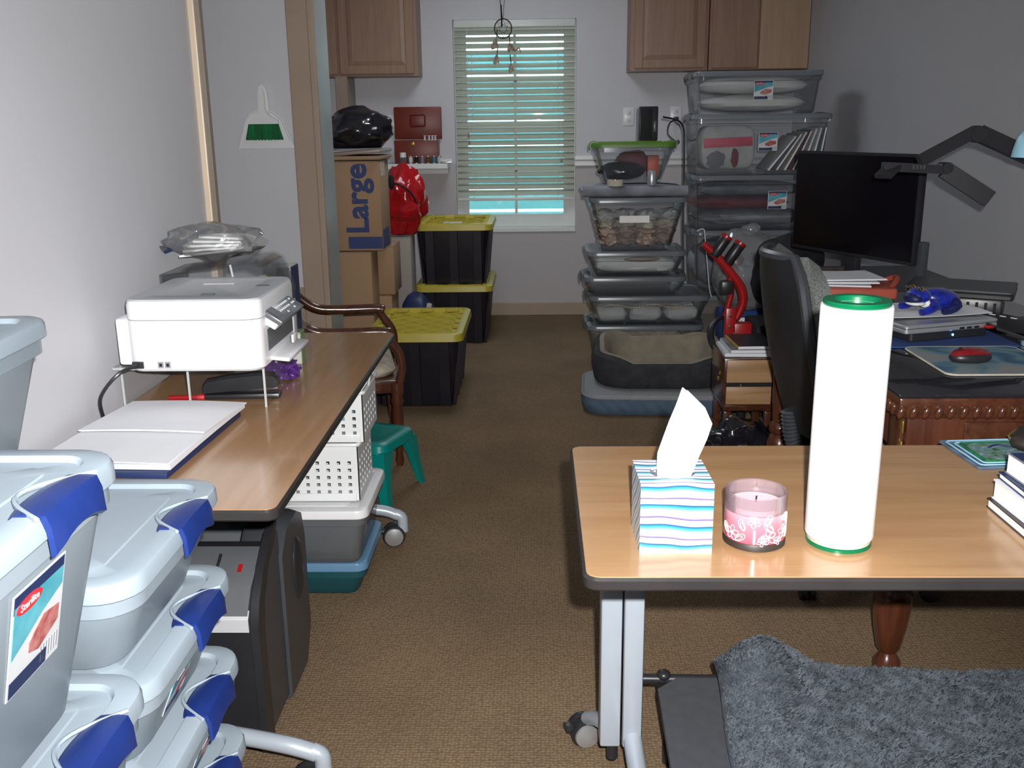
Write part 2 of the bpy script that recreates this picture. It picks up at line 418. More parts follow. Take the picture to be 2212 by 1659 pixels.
struct('wall_far', wf, 'wall_paint')
wf = B()
for a in ((-1.8, WX0, 0, 1.10), (WX1, RX_, 0, 1.10), (WX0, WX1, 0, WZ0)):
    bb(a[0], a[1], FARY, FARY+.14, a[2], a[3], wf)
struct('wall_far_lower', wf, 'wall_low')
struct('baseboard_far', bb(-1.68, RX_, FARY-.016, FARY, 0, .092, bev=.004), 'trim_tan')
struct('baseboard_right', bb(RX_-.016, RX_, -1.58, FARY-.016, 0, .092, bev=.004), 'trim_tan')
struct('baseboard_left', bb(LX, LX+.014, -1.58, 2.9, 0, .092, bev=.004), 'trim_tan')
# casing at the end of the left wall (a pale face and a darker inner step) and round the opening
struct('trim_1', bb(LX-.135, LX+.018, 2.965, 3.015, 0, CEIL, bev=.004), 'trim_pale')
struct('trim_2', bb(LX-.135, LX+.017, 3.016, 3.045, 0, CEIL, bev=.002), 'trim_brown')
tr = B(); bb(-1.108, -1.0, 4.572, 4.6, 0, CEIL, tr, .005); bb(-1.012, -.982, 4.563, 4.6, 0, CEIL, tr, .006)
struct('trim_3', tr, 'trim_tan')
struct('trim_4', bb(-1.094, -.985, 4.6, 4.862, 0, CEIL, bev=.002), 'jamb_grey')
struct('trim_5', bb(-1.34, -1.262, 6.80, 7.1, 1.40, 1.69), 'trim_brown')
# chair rail: right of the window, and a deeper ledge left of it
rl = B(); bb(WX1-.01, RX_, FARY-.035, FARY, 1.115, 1.150, rl, .006); bb(WX1-.01, RX_, FARY-.02, FARY, 1.075, 1.115, rl, .004)
struct('trim_6', rl, 'white_gloss')
rl = B(); bb(-1.68, -.605, FARY-.25, FARY, 1.075, 1.112, rl, .005); bb(-1.68, -.62, FARY-.03, FARY, 1.03, 1.075, rl, .004)
struct('trim_7', rl, 'white_gloss')

# window with sash, muntins and panes
w1 = struct('window_1', bb(WX0, WX1, FARY-.012, FARY+.10, WZ0-.028, WZ0+.004, bev=.004), 'white_vinyl')
fr = B()
for a in ((WX0, WX0+.045, WZ0+.005, WZ1), (WX1-.045, WX1, WZ0+.005, WZ1), (WX0+.045, WX1-.045, WZ1-.045, WZ1), (WX0+.045, WX1-.045, WZ0+.005, WZ0+.055)):
    bb(a[0], a[1], FARY+.055, FARY+.12, a[2], a[3], fr)
struct('window_frame', fr, 'white_vinyl', w1)
fr = B(); WM = (WZ0+WZ1)/2
for z0, z1, yy in ((WZ0+.055, WM+.02, FARY+.075), (WM-.02, WZ1-.045, FARY+.095)):
    for a in ((WX0+.045, WX0+.085, z0, z1), (WX1-.085, WX1-.045, z0, z1), (WX0+.085, WX1-.085, z0, z0+.04), (WX0+.085, WX1-.085, z1-.04, z1)):
        bb(a[0], a[1], yy-.0095, yy+.0095, a[2], a[3], fr)
struct('sash', fr, 'white_vinyl', w1)
fr = B(); bb(-.15, -.13, FARY+.078, FARY+.092, WZ0+.06, WZ1-.05, fr)
for z in (WZ0+.40, WZ1-.40): bb(WX0+.05, WX1-.05, FARY+.078, FARY+.092, z-.009, z+.009, fr)
struct('muntin', fr, 'white_vinyl', w1)
for xa, xb in ((WX0+.085, -.15), (-.13, WX1-.085)):
    for za, zb in ((WZ0+.09, WM-.02), (WM+.02, WZ1-.085)):
        struct('pane', bb(xa, xb, FARY+.083, FARY+.087, za, zb), 'window_glass', w1)

# blind: head rail, slats, bottom rail, ladder cords, pull cords
bl = thing('window_blind', 'white horizontal slat blind lowered most of the way over the far window', 'blind', (-.14, FARY+.012, WZ1))
BW = .835
obj('head_rail', box(B(), (0, 0, -.027), (BW, .05, .05), None, .004), 'white_vinyl', bl)
sl = B(); sheet(sl, 1, 5, lambda u, v: ((u-.5)*BW, (v-.5)*.05, .004*(1-(2*v-1)**2)), .0026)
first = None
NS = 26
for i in range(NS):
    z = -.085-.0435*i
    if first is None:
        first = obj('slat', sl, 'slat', bl); s_ = first
    else:
        s_ = first.copy(); COL.objects.link(s_); s_.parent = bl
    s_.location = (0, 0, z); s_.rotation_euler = (R(41+random.uniform(-5, 5)), R(random.uniform(-.12, .12)), 0)
obj('bottom_rail', box(B(), (0, 0, -.085-.0435*NS), (BW, .05, .022), None, .004), 'white_vinyl', bl)
for x in (-.30, 0, .30):
    cb = B()
    for y in (-.026, .026): tube(cb, [(x, y, -.05), (x, y, -.08-.0435*NS)], .0011, 5)
    obj('ladder_cord', cb, 'white_vinyl', bl)
for x, l in ((-.33, .75), (-.325, .80), (.325, .93)):
    c_ = obj('pull_cord', tube(B(), [(x, -.034, -.05), (x, -.036, -l)], .0012, 5), 'white_vinyl', bl)
    obj('tassel', lathe(B(), [(.003, -l-.03), (.008, -l-.028), (.005, -l-.01), (.002, -l)], 8, T(x, -.036, 0)), 'oak_wood', c_)

# what stands outside the window: a teal boarded wall and the ground
o_ = thing('teal_siding', 'bright teal horizontal board siding outside, seen between the blind slats', 'siding', (0, 9.2, -.2))
bd = bb(-3.2, 3.2, -.02, .02, 0, .17)
bd0 = None
for i in range(11):
    if bd0 is None: bd0 = obj('siding_board', bd, 'teal_siding', o_); q = bd0
    else: q = bd0.copy(); COL.objects.link(q); q.parent = o_
    q.location = (0, 0, i*.20); q.rotation_euler = (R(6), 0, 0)
obj('post', bb(-3.0, -2.9, .03, .1, 0, 2.2), 'teal_siding', o_); obj('post', bb(2.9, 3.0, .03, .1, 0, 2.2), 'teal_siding', o_)
struct('ground_outside', bb(-6, 6, 7.25, 16, -.32, -.22), 'trim_tan')

# bodies of the added fill fixtures, out of view above the frame
for (lx, ly, le), lb in zip(FILL_LAMPS, ('added ceiling fill light above the near totes', 'added ceiling fill light near the far window')):
    t = thing('fill_fixture', lb, 'light', (lx, ly, CEIL))
    obj('housing', box(B(), (0, 0, -.025), (.66, 1.26, .05), None, .006), 'white_gloss', t)
    obj('fill_diffuser', box(B(), (0, 0, -.058), (.60, 1.20, .015), None, .004), 'fill_diffuser', t)

# ---------------------------------------------------------------- wall cabinets
def cab_door(parent, x0, x1, z0, z1, y, m='cabinet_wood'):
    d = B(); fw = .055
    for a in ((x0, x0+fw, z0, z1), (x1-fw, x1, z0, z1), (x0+fw, x1-fw, z0, z0+fw), (x0+fw, x1-fw, z1-fw, z1)):
        bb(a[0], a[1], y-.020, y, a[2], a[3], d, .002)
    dd = obj('door', d, m, parent, 0)
    p = B(); loft(p, [[(a, y-yy, c) for a, c in ((x0+fw-.002+k, z0+fw-.002+k), (x1-fw+.002-k, z0+fw-.002+k), (x1-fw+.002-k, z1-fw+.002-k), (x0+fw-.002+k, z1-fw+.002-k))] for k, yy in ((0, .004), (.0, .008), (.03, .014))], True, True)
    obj('door_panel', p, m, dd, 0)
c1 = thing('wall_cabinet', 'brown wooden wall cabinet left of the window', 'cabinet', (0, 0, 0))
obj('carcass', bb(-1.66, -.785, 6.82, 7.1, 1.69, 2.5), 'cabinet_wood', c1, 0)
cab_door(c1, -1.30, -.805, 1.705, 2.48, 6.82); cab_door(c1, -1.655, -1.32, 1.705, 2.48, 6.82)
c2 = thing('wall_cabinet', 'brown wooden wall cabinet right of the window with one panel door', 'cabinet', (0, 0, 0))
obj('carcass', bb(.635, 1.145, 6.82, 7.1, 1.70, 2.5), 'cabinet_wood', c2, 0); cab_door(c2, .66, 1.125, 1.718, 2.48, 6.82)
c3 = thing('wall_cabinet', 'brown wall cabinet in the far right corner above the stacked clear totes', 'cabinet', (0, 0, 0))
obj('carcass', bb(1.15, 1.797, 6.79, 7.1, 1.70, 2.5), 'cabinet_wood', c3, 0)
obj('filler_panel', bb(1.475, 1.795, 6.775, 6.79, 1.705, 2.49), 'cabinet_side', c3, 0); obj('door', bb(1.165, 1.465, 6.772, 6.79, 1.71, 2.48, bev=.004), 'cabinet_wood', c3, 0)

# ---------------------------------------------------------------- outlets
def outlet(x, z, label, sw=False):
    t = thing('wall_outlet', label, 'outlet', (x, FARY, z))
    obj('cover_plate', box(B(), (0, -.004, 0), (.078, .008, .122), None, .003), 'white_plastic', t)
    for dz in (-.025, .025):
        s_ = obj('socket', box(B(), (0, -.0095, dz), (.034, .004, .028), None, .002), 'white_gloss', t)
        h = B()
        for dx in (-.007, .007): box(h, (dx, -.0118, dz), (.003, .001, .010))
        obj('slot', h, 'black_plastic', s_)
outlet(.655, 1.41, 'white wall outlet between the window and the black tower speaker')
outlet(.985, 1.415, 'white wall outlet with a black plug beside the clear totes')
outlet(-1.02, 1.38, 'white wall outlet behind the open red box')

# ---------------------------------------------------------------- dream catcher in front of the blind
dc = thing('dream_catcher', 'dream catcher with a ring and four brown feathers hanging before the blind', 'ornament', (-.212, 6.93, 1.99))
rg = [(.058*math.cos(2*PI*i/24), 0, .062*math.sin(2*PI*i/24)) for i in range(25)]
obj('ring', tube(B(), rg, .0045, 6, False), 'twig', dc)
cb = B(); tube(cb, [(-.004, 0, .062), (-.02, 0, .20), (-.016, .02, .40)], .0025, 5); tube(cb, [(.0, 0, .062), (.012, 0, .19), (-.016, .02, .40)], .0015, 5)
tube(cb, [(-.012, -.002, .15), (-.008, -.002, .01)], .0055, 6)
obj('hanging_cord', cb, 'black_matte', dc)
cb = B()
for k in range(8):
    a, b_ = 2*PI*k/8, 2*PI*(k+3)/8
    tube(cb, [(.056*math.cos(a), 0, .06*math.sin(a)), (.056*math.cos(b_), 0, .06*math.sin(b_))], .0008, 4)
obj('web', cb, 'twig', dc)
for (x, z, w_, l, lean) in ((-.045, -.055, .036, .085, -12), (.045, -.085, .026, .07, 0), (-.042, -.155, .030, .08, -6), (.05, -.215, .028, .075, 4)):
    f_ = B(); M_ = T(x, 0, z) @ RY(-lean)
    extr(f_, [(0, .0), (w_*.45, -l*.45), (w_*.75, -l*.95), (w_*.3, -l*.75), (0, -l*.9), (-w_*.5, -l), (-w_*.75, -l*.75), (-w_*.5, -l*.35)], .006, M_ @ RX(90))
    ff = obj('feather', f_, 'feather', dc)
    obj('thong', tube(B(), [(x*.9, 0, z+.05), (x, 0, z-.004)], .003, 5), 'black_matte', ff)
obj('quill', tube(B(), spline([(.05, 0, -.10), (.075, 0, -.14), (.105, 0, -.125), (.115, 0, -.155)]), [.012-.0005*i for i in range(19)], 6), 'feather', dc)

# dust pan and brush hung on the white partition
dp = thing('dustpan', 'white dustpan hung on the white partition wall', 'dustpan', (-1.24, 4.594, 1.28))
pan = [(-.128, 0), (.128, 0), (.085, .125), (.055, .155), (.026, .165), (.022, .24), (.015, .272), (0, .282), (-.015, .272), (-.022, .24), (-.026, .165), (-.055, .155), (-.085, .125)]
b_ = B(); extr(b_, pan, .012, RX(90)); obj('pan', b_, 'white_plastic', dp)
rim = [(-.128, -.004, 0), (-.085, -.02, .125), (-.055, -.026, .155), (-.026, -.02, .165)]
b_ = B(); tube(b_, rim, .006, 6); tube(b_, [(-p[0], p[1], p[2]) for p in rim], .006, 6); tube(b_, [(-.128, -.006, .004), (.128, -.006, .004)], .004, 6); obj('rim', b_, 'white_plastic', dp)
db = thing('hand_brush', 'white hand brush with green bristles clipped into the dustpan', 'brush', (-1.237, 4.564, 1.28))
obj('brush_head', extr(B(), [(-.07, .108), (.07, .108), (.068, .122), (.03, .145), (.013, .17), (.012, .25), (0, .262), (-.012, .25), (-.013, .17), (-.03, .145), (-.068, .122)], .016, RX(90)), 'white_plastic', db)
b_ = B()
for i in range(24):
    u = (i+.5)/24*2-1; x0, x1 = u*.068, u*.086
    tube(b_, [(x0, -.008, .11), (x1, -.008+.004*math.sin(i*5), .038+.002*math.sin(i*3))], [.0036, .0046], 6)
obj('bristles', b_, 'green_bristle', db)['kind'] = 'stuff'

# ================================================================ FAR LEFT: cartons, bags, yellow-lidded totes
def ytote(loc, label, L=.49, W=.72, h=.385):
    t = thing('storage_tote', label, 'tote', loc, 0, 'black storage totes with yellow lids')
    b_ = B(); e = .05
    rloft(b_, [(.0, L-.12, W-.12, .05), (.01, L-.115, W-.115, .05), (h-.03, L-e, W-e, .05), (h-.03, L-e-.01, W-e-.01, .05), (.02, L-.125, W-.125, .05)])
    obj('body', b_, 'black_tote', t)
    rb = B()
    for sx in (-1, 1):
        for k in range(4):
            y = (-.36+.24*k)*W
            loft(rb, [[(sx*(L/2-.06+.035*z/h-.004), y-.03, z), (sx*(L/2-.06+.035*z/h+.012), y-.026, z), (sx*(L/2-.06+.035*z/h+.012), y+.026, z), (sx*(L/2-.06+.035*z/h-.004), y+.03, z)] for z in (.004, h-.032)])
    for sy in (-1, 1):
        for k in range(3):
            x = (-.30+.30*k)*L
            loft(rb, [[(x-.03, sy*(W/2-.06+.035*z/h-.004), z), (x-.026, sy*(W/2-.06+.035*z/h+.012), z), (x+.026, sy*(W/2-.06+.035*z/h+.012), z), (x+.03, sy*(W/2-.06+.035*z/h-.004), z)] for z in (.004, h-.032)])
    obj('rib', rb, 'black_tote', t)
    b_ = B()
    rloft(b_, [(h-.042, L-.004, W-.004, .05), (h-.04, L, W, .05), (h-.006, L-.008, W-.008, .05), (h, L-.025, W-.025, .045), (h, L-.075, W-.075, .03), (h-.022, L-.095, W-.095, .025)])
    ld = obj('lid', b_, 'yellow_lid', t)
    rd = B(); z = h-.0205; hl, hw = L/2-.05, W/2-.05
    for s in (1, -1):
        for k in range(-4, 5):
            # clip a diagonal to the lid panel
            pts = []
            c = k*.13
            for q in range(41):
                x = -hl+2*hl*q/40; y = s*x*1.0+c
                if abs(y) <= hw: pts.append((x, y))
            if len(pts) > 3: tube(rd, [(pts[0][0], pts[0][1], z), (pts[-1][0], pts[-1][1], z)], .0045, 5)
    obj('ridge', rd, 'yellow_lid', ld)
    for sx in (-1, 1):
        for k in range(5): obj('lug', box(B(), (sx*(L/2-.05), (-.36+.18*k)*W, h-.008), (.035, .028, .018), None, .003, 1), 'yellow_lid', ld)
    for sy in (-1, 1):
        for k in range(3): obj('lug', box(B(), ((-.28+.28*k)*L, sy*(W/2-.05), h-.008), (.07, .03, .018), None, .003, 1), 'yellow_lid', ld)
    return t
ytote((-.605, 5.01, 0), 'black tote with yellow lid standing alone by the wooden armchair')
ytote((-.525, 6.44, 0), 'black tote with yellow lid, lower of the two stacked by the window', .50, .68)
t = ytote((-.52, 6.45, .386), 'black tote with yellow lid, upper of the two stacked by the window', .50, .68)
obj('sticker', slab(B(), (-.02, -.05, .3645), .12, .07, .006, .004, .001), 'sticker_white', t)

def carton(name, label, x0, x1, y0, y1, z0, z1, m='cardboard', tape=True):
    t = thing(name, label, 'carton', ((x0+x1)/2, (y0+y1)/2, z0)); wx, wy, h = x1-x0, y1-y0, z1-z0
    obj('box_body', box(B(), (0, 0, h/2-.001), (wx, wy, h-.004), None, .004), m, t)
    f_ = B()
    for s in (-1, 1): box(f_, (0, s*(wy/4+.001), h-.001), (wx-.002, wy/2-.004, .004))
    obj('flap', f_, m, t)
    if tape: obj('tape', box(B(), (0, 0, h+.0016), (wx*.98, .048, .0012)), 'clear_edge', t)
    return t
t = carton('carton', 'large brown carton lettered Large in blue on its front', -1.22, -.835, 5.3, 5.62, .712, 1.19)
text('lettering', 'Large', .168, 'box_blue', t, T(.068, -.1622, .280) @ RX(90) @ RZ(90), .0003, .005)
b_ = B(); box(b_, (.10, -.1622, .045), (.185, .0008, .065)); obj('printed_band', b_, 'box_blue', t, 0)
b_ = B(); box(b_, (.1935, -.02, .06), (.0008, .22, .10)); obj('printed_side_mark', b_, 'box_blue', t, 0)
b_ = B()
for k in range(3): box(b_, (.1935, -.10+.05*k, .435), (.0008, .022, .075))
obj('handling_mark', b_, 'sticker_white', t, 0)
carton('carton', 'tall plain brown carton under the carton lettered Large', -1.20, -.898, 5.27, 5.50, 0, .708)
carton('carton', 'small brown carton sticking out under the carton lettered Large', -1.14, -.81, 5.52, 5.80, .43, .708)
carton('carton', 'dark brown carton under the small brown carton', -1.14, -.83, 5.51, 5.79, 0, .427)
carton('carton', 'pale grey carton wrapped in clear film beneath the red bag', -1.00, -.755, 5.86, 6.08, 0, .72, 'cardboard_grey')
t = thing('flattened_carton', 'flattened brown carton lying under the black bag', 'carton', (-1.02, 5.46, 1.196), -3)
obj('sheet', box(B(), (0, 0, .012), (.40, .34, .02), None, .004), 'cardboard', t)
obj('folded_flap', box(B(), (.02, -.01, .034), (.38, .32, .018), RY(-4), .004), 'trim_brown', t)
tag(obj('trash_bag', blob(B(), (-.985, 5.47, 1.345), (.205, .15, .125), 4, .32, 1.9, 3, None, .09, .10), 'black_bag'), 'shiny black plastic bag on top of the carton lettered Large', 'bag')
rb = thing('tote_bag', 'red plastic drawstring bag bulging behind the cartons', 'bag', (-.80, 5.98, .722))
obj('bag_body', blob(B(), (0, 0, .200), (.138, .12, .220), 4, .32, 2.0, 9, None, .195, .20), 'red_bag', rb)
obj('drawstring', tube(B(), spline([(-.08, -.118, .33), (-.01, -.125, .31), (.05, -.115, .27), (.09, -.09, .20)]), .006, 6), 'black_matte', rb)
obj('strap_patch', blob(B(), (-.055, -.118, .325), (.02, .012, .045), 2, .1), 'black_matte', rb)
nb = thing('fabric_bundle', 'navy cloth bundle with a cream clip between the totes and cartons', 'bundle', (-.71, 5.72, 0))
obj('cloth', blob(B(), (0, 0, .19), (.12, .13, .215), 3, .2, 2, 5, None, .19), 'navy', nb)
obj('clip', box(B(), (.02, -.10, .345), (.03, .02, .05), RY(10), .004), 'cream_fabric', nb)

# open red box, spools and bottles on the ledge
rx = thing('keepsake_box', 'open red-brown wooden box with its lid up on the window ledge', 'box', (-.825, 6.975, 1.113))
b_ = B(); 
for a in ((-.15, .15, -.075, -.063, 0, .155), (-.15, .15, .063, .075, 0, .155), (-.15, -.138, -.063, .063, 0, .155), (.138, .15, -.063, .063, 0, .155), (-.138, .138, -.063, .063, 0, .012)): bb(*a, b_, .002)
obj('box_body', b_, 'red_wood', rx)
ld = obj('lid', box(B(), (0, .095, .27), (.335, .02, .22), None, .006), 'red_wood', rx)
obj('lid_pad', box(B(), (0, .083, .285), (.11, .008, .085), None, .012, 3), 'red_wood', ld)
obj('clasp', lathe(B(), [(.012, 0), (.014, .004), (.006, .008)], 12, T(-.02, -.0755, .13) @ RX(90)), 'gold', rx)
obj('tray', box(B(), (.08, 0, .135), (.10, .11, .03), None, .003), 'red_wood', rx)
for k, x in enumerate((.055, .085, .108, .128)):
    tag(obj('thread_reel', lathe(B(), [(.011, 0), (.011, .004), (.007, .006), (.007, .03), (.011, .032), (.011, .036)], 12, T(-.825+x, 6.975, 1.264)), 'sticker_white'), 'small white reel in the open red box, %s from the window' % ('fourth', 'third', 'second', 'nearest one')[k], 'reel', 'white reels in the red box')
def spool(x, col, label, s=1.0, z=1.113, y=6.882):
    t = thing('thread_spool', label, 'spool', (x, y, z), 0, 'thread spools on the window ledge')
    c_ = obj('core', lathe(B(), [(.017*s, 0), (.017*s, .004), (.008*s, .007), (.008*s, .043*s), (.017*s, .046*s), (.017*s, .05*s)], 14), 'silver', t)
    obj('thread', lathe(B(), [(.0135*s, .0072*s), (.0145*s, .01*s), (.0145*s, .04*s), (.0135*s, .0428*s)], 14), col, t)
mat('thread_brown', (.12, .05, .02), .6); mat('thread_teal', (.03, .20, .27), .6)
for x, c, l in ((-.862, 'sticker_white', 'spool of white thread on the ledge, first from the carton lettered Large'), (-.822, 'black_matte', 'spool of black thread beside the white spool on the ledge'), (-.782, 'grey_cloth', 'spool of grey thread in the middle of the ledge row'),
                (-.742, 'thread_brown', 'spool of brown thread on the ledge'), (-.70, 'thread_teal', 'spool of teal thread on the ledge'), (-.664, 'fabric_white', 'spool of pale thread at the window end of the ledge row')):
    spool(x, c, l)
jr = thing('notions_jar', 'small glass jar with a white lid beside the spools on the ledge', 'jar', (-.915, 6.885, 1.113))
obj('glass', lathe(B(), [(.022, 0), (.028, .008), (.028, .032), (.020, .042)], 16), 'smoky_plastic', jr)
obj('lid', lathe(B(), [(.022, .042), (.022, .072), (.019, .075)], 16), 'white_plastic', jr)
cb = thing('zip_comb', 'grey toothed comb lying at the window end of the ledge', 'comb', (-.615, 6.875, 1.113))
obj('spine', box(B(), (0, 0, .006), (.09, .02, .012), None, .003), 'silver', cb)
b_ = B()
for k in range(9): box(b_, (-.036+.009*k, 0, .02), (.004, .016, .018))
obj('tooth', b_, 'silver', cb)
# ================================================================ CLEAR TOTES
def sticker(parent, M, w_=.10, h=.15):
    """printed label: x across, z up, facing -y of M"""
    s_ = obj('sticker', box(B(), (0, 0, 0), (w_, .001, h), M, 0), 'sticker_white', parent, 0)
    obj('navy_header', box(B(), (0, -.0008, h*.40), (w_*.95, .0006, h*.16), M), 'navy', s_, 0); obj('navy_footer', box(B(), (-w_*.12, -.0008, -h*.41), (w_*.70, .0006, h*.15), M), 'navy', s_, 0)
    b_ = B(); extr(b_, [(-w_*.47, -h*.12), (-w_*.47, h*.38), (w_*.47, h*.38), (w_*.47, h*.20), (w_*.1, h*.10), (-w_*.2, -.02*h)], .0006, M @ T(0, -.0006, 0) @ RX(90)); obj('cyan_print', b_, 'sticker_cyan', s_, 0)
    b_ = B(); extr(b_, [(-w_*.15, -h*.10), (w_*.10, h*.06), (w_*.42, h*.02), (w_*.42, -h*.14), (w_*.05, -h*.26), (-w_*.15, -h*.2)], .0006, M @ T(0, -.0012, 0) @ RX(90)); obj('pink_print', b_, 'sticker_pink', s_, 0)
    b_ = B(); lathe(b_, [(1, 0), (1, .0006)], 20, M @ T(-w_*.2, -.0012, h*.33) @ RX(90) @ Matrix.Diagonal((w_*.24, h*.075, 1, 1))); obj('logo_oval', b_, 'sticker_red', s_, 0)
    b_ = B()
    for k in range(7): box(b_, (w_*.28+.012*(k-3)*w_/.1*.45, -.0008, -h*.36), (.0022*w_/.1, .0006, h*.16), M)
    obj('barcode', b_, 'print_grey', s_, 0)
    text('logo_text', 'Sterilite', w_*.11, 'sticker_white', s_, M @ T(-w_*.2, -.0022, h*.33) @ RX(90), .0002)
    return s_
LATCH_SHIFT = 0
def tote(label, loc, L, W, h, body='frosted_plastic', lid='frosted_lid', latch='blue_latch', rz=0, group=None, stick=None, rim=.014, name='clear_tote', lw=.42, rad=.055, taper=.05, lsh=0):
    """L along x, W along y, latches on the two x ends"""
    t = thing(name, label, 'tote', loc, rz, group)
    b_ = B(); k = taper; r = rad
    rloft(b_, [(0, L-2*rim-2*k-.02, W-2*rim-2*k-.02, r-.01), (.012, L-2*rim-2*k, W-2*rim-2*k, r), (h-.055, L-2*rim-.004, W-2*rim-.004, r), (h-.05, L-rim, W-rim, r), (h-.024, L-rim, W-rim, r),
               (h-.024, L-rim-.006, W-rim-.006, r), (h-.052, L-2*rim-.012, W-2*rim-.012, r), (.016, L-2*rim-2*k-.008, W-2*rim-2*k-.008, r-.004)], 6)
    obj('body', b_, body, t)
    b_ = B()
    rloft(b_, [(h-.027, L-.003, W-.003, r), (h-.025, L, W, r), (h-.008, L-.001, W-.001, r), (h-.002, L-.006, W-.006, r-.002), (h, L-.014, W-.014, r-.005), (h, L-.058, W-.058, r-.02), (h-.003, L-.063, W-.063, r-.022), (h-.007, L-.066, W-.066, r-.023),
               (h-.007, L-.13, W-.11, r-.03), (h-.005, L-.134, W-.114, r-.03), (h-.005, L-.19, W-.15, r-.03)], 6)
    ld = obj('lid', b_, lid, t)
    if latch:
        for s in (-1, 1):
            n = 9; rings = []; w_ = W*lw
            for i in range(n):
                u = -1+2*i/(n-1); q = 1-abs(u)**2.5
                y = u*w_/2+lsh; x = s*L/2; q = 1-u*u; e_ = .8 if abs(u) > .99 else 1
                pr_ = [(-.028-.010*q, .0015), (-.014, (.004+.003*q)*e_), (.004, (.002+.002*q)*e_), (.011*e_, -.012), (.013*e_, -.040+.013*q)]
                ins = [(a-.006, c-.004) for a, c in pr_[::-1]]
                rings.append([(x+s*a, y, h+c) for a, c in pr_+ins])
            obj('latch', loft(B(), rings), latch, t)
            if body.startswith('frosted'):
                rg = [(s*(L/2-.052*math.cos(PI*(.5*(-1+2*i/14)))), lsh-w_*.58+w_*1.16*i/14, h+.0015) for i in range(15)]
                obj('latch_rim', tube(B(), rg, .003, 5), lid, ld)
    if stick:
        a, zc, yc, sz = stick            # taper angle of the +x face
        sticker(t, T(L/2-rim-.002-k*(1-(zc-.012)/(h-.067))+.0018, yc, zc) @ RZ(90) @ RX(math.degrees(math.atan2(k, h-.067))), *sz)
    return t

# --- near left: three stacks of frosted totes with blue latches
G1 = 'tall frosted totes in the nearest stack'
XR1, XL1 = -.487, -.985
c1x, L1 = (XR1+XL1)/2, XR1-XL1
for z, h, lb, st in ((0, .356, 'frosted tote with blue latches at the bottom of the nearest tall stack', None),
                 (.357, .357, 'frosted tote with blue latches, middle of the nearest tall stack', None),
                 (.715, .300, 'tall frosted tote with a big product label, top of the nearest stack', (0, .176, .0, (.108, .118)))):
    tote(lb, (c1x, .890, z), L1, .40, h, stick=st, group=G1, lw=.29, lsh=.045)
G2 = 'shallow frosted totes in the stack beside the table'
z = 0
for i, (h, lb, st) in enumerate(((.206, 'shallow frosted tote at the very bottom of the stack against the table', None),
        (.154, 'shallow frosted tote with blue latches, second from the floor against the table', None),
        (.154, 'shallow frosted tote with blue latches and small label under its latch', (0, .062, .035, (.08, .065))),
        (.154, 'shallow frosted tote with blue latches, second from the top of its stack', (0, .070, -.03, (.085, .072))),
        (.154, 'shallow frosted tote with blue latches, topmost against the table end', None))):
    tote(lb, (-.752+(.0, .008, .008, .006, 0)[i], 1.307, z), .470, .395, h-.001, stick=st, group=G2, taper=.035, lw=.29, lsh=.04)
    z += h
tote('frosted tote by the left wall, raised on the shallow totes', (-.848, 1.285, .823), .235, .34, .283, latch=None, rz=4, rad=.05)

# ================================================================ FAR RIGHT: stacks of clear totes with their contents
def cloth(label, c, s, m, seed=0, name='folded_cloth', amp=.12, p=5, M=None):
    return tag(obj(name, pillow(B(), c, s, p, amp, seed, M, 24, 10), m), label, 'cloth')
LY = 5.30
GL = 'clear totes in the stack left of the black cables'
tote('wide clear tote at the bottom of the stack behind the pet bed', (.585, LY, 0), .63, .40, .325, 'clear_plastic', 'grey_lid', 'dark_grey_plastic', group=GL)
cloth('pinkish folded fabric inside the bottom clear tote', (.585, LY-.02, .16), (.25, .15, .14), 'fabric_pinkish', 1)
tote('wide clear tote of white folded linens with tan edging, second from the floor', (.60, LY-.01, .326), .645, .41, .160, 'clear_plastic', 'grey_lid', 'dark_grey_plastic', group=GL, taper=.03)
for k, x in enumerate((.40, .59, .78)):
    cloth(('white folded linen at the left in the wide linen tote', 'white folded linen in the middle of the wide linen tote', 'white folded linen at the right in the wide linen tote')[k], (x, LY-.035, .382), (.092, .135, .050), 'fabric_white', k+3)
b_ = B()
sheet(b_, 28, 3, lambda u, v: (.355+u*.48, LY-.155+v*.2, .436+.008*math.sin(u*14)-.012*(1-v)), .004)
lc = tag(obj('lace_trim', b_, 'white_fill'), 'white cloth with tan stitched edging across the linens', 'cloth')
b_ = B()
for k in range(34): box(b_, (.365+.0138*k, LY-.158, .424+.008*math.sin(k/34*14)), (.005, .006, .016))
obj('stitching', b_, 'orange_folder' if False else 'oak_wood', lc, 0)
tote('low grey-lidded clear tote in the middle of the left-hand stack', (.525, LY, .487), .545, .40, .100, 'clear_plastic', 'grey_lid', 'dark_grey_plastic', group=GL, taper=.02)
tote('clear tote of white cloth with a brown strip, under the scrap tote', (.53, LY, .588), .525, .40, .134, 'clear_plastic', 'grey_lid', None, group=GL, taper=.03)
cloth('white folded cloth inside the clear tote below the fabric scraps', (.53, LY-.01, .645), (.215, .158, .050), 'white_fill', 7)
tag(obj('brown_strip', blob(B(), (.56, LY-.172, .678), (.10, .010, .014), 2, .1, 2, 1, None), 'trim_brown'), 'brown leather strip lying against the front of a clear tote', 'strip')
t = tote('clear tote stuffed with pale fabric scraps, fourth up the stack', (.533, LY, .723), .51, .40, .276, 'clear_plastic', 'grey_lid', None, group=GL, taper=.055)
obj('paper_label', box(B(), (-.02, -.187, .165), (.155, .002, .036), RX(0)), 'paper_white', t)
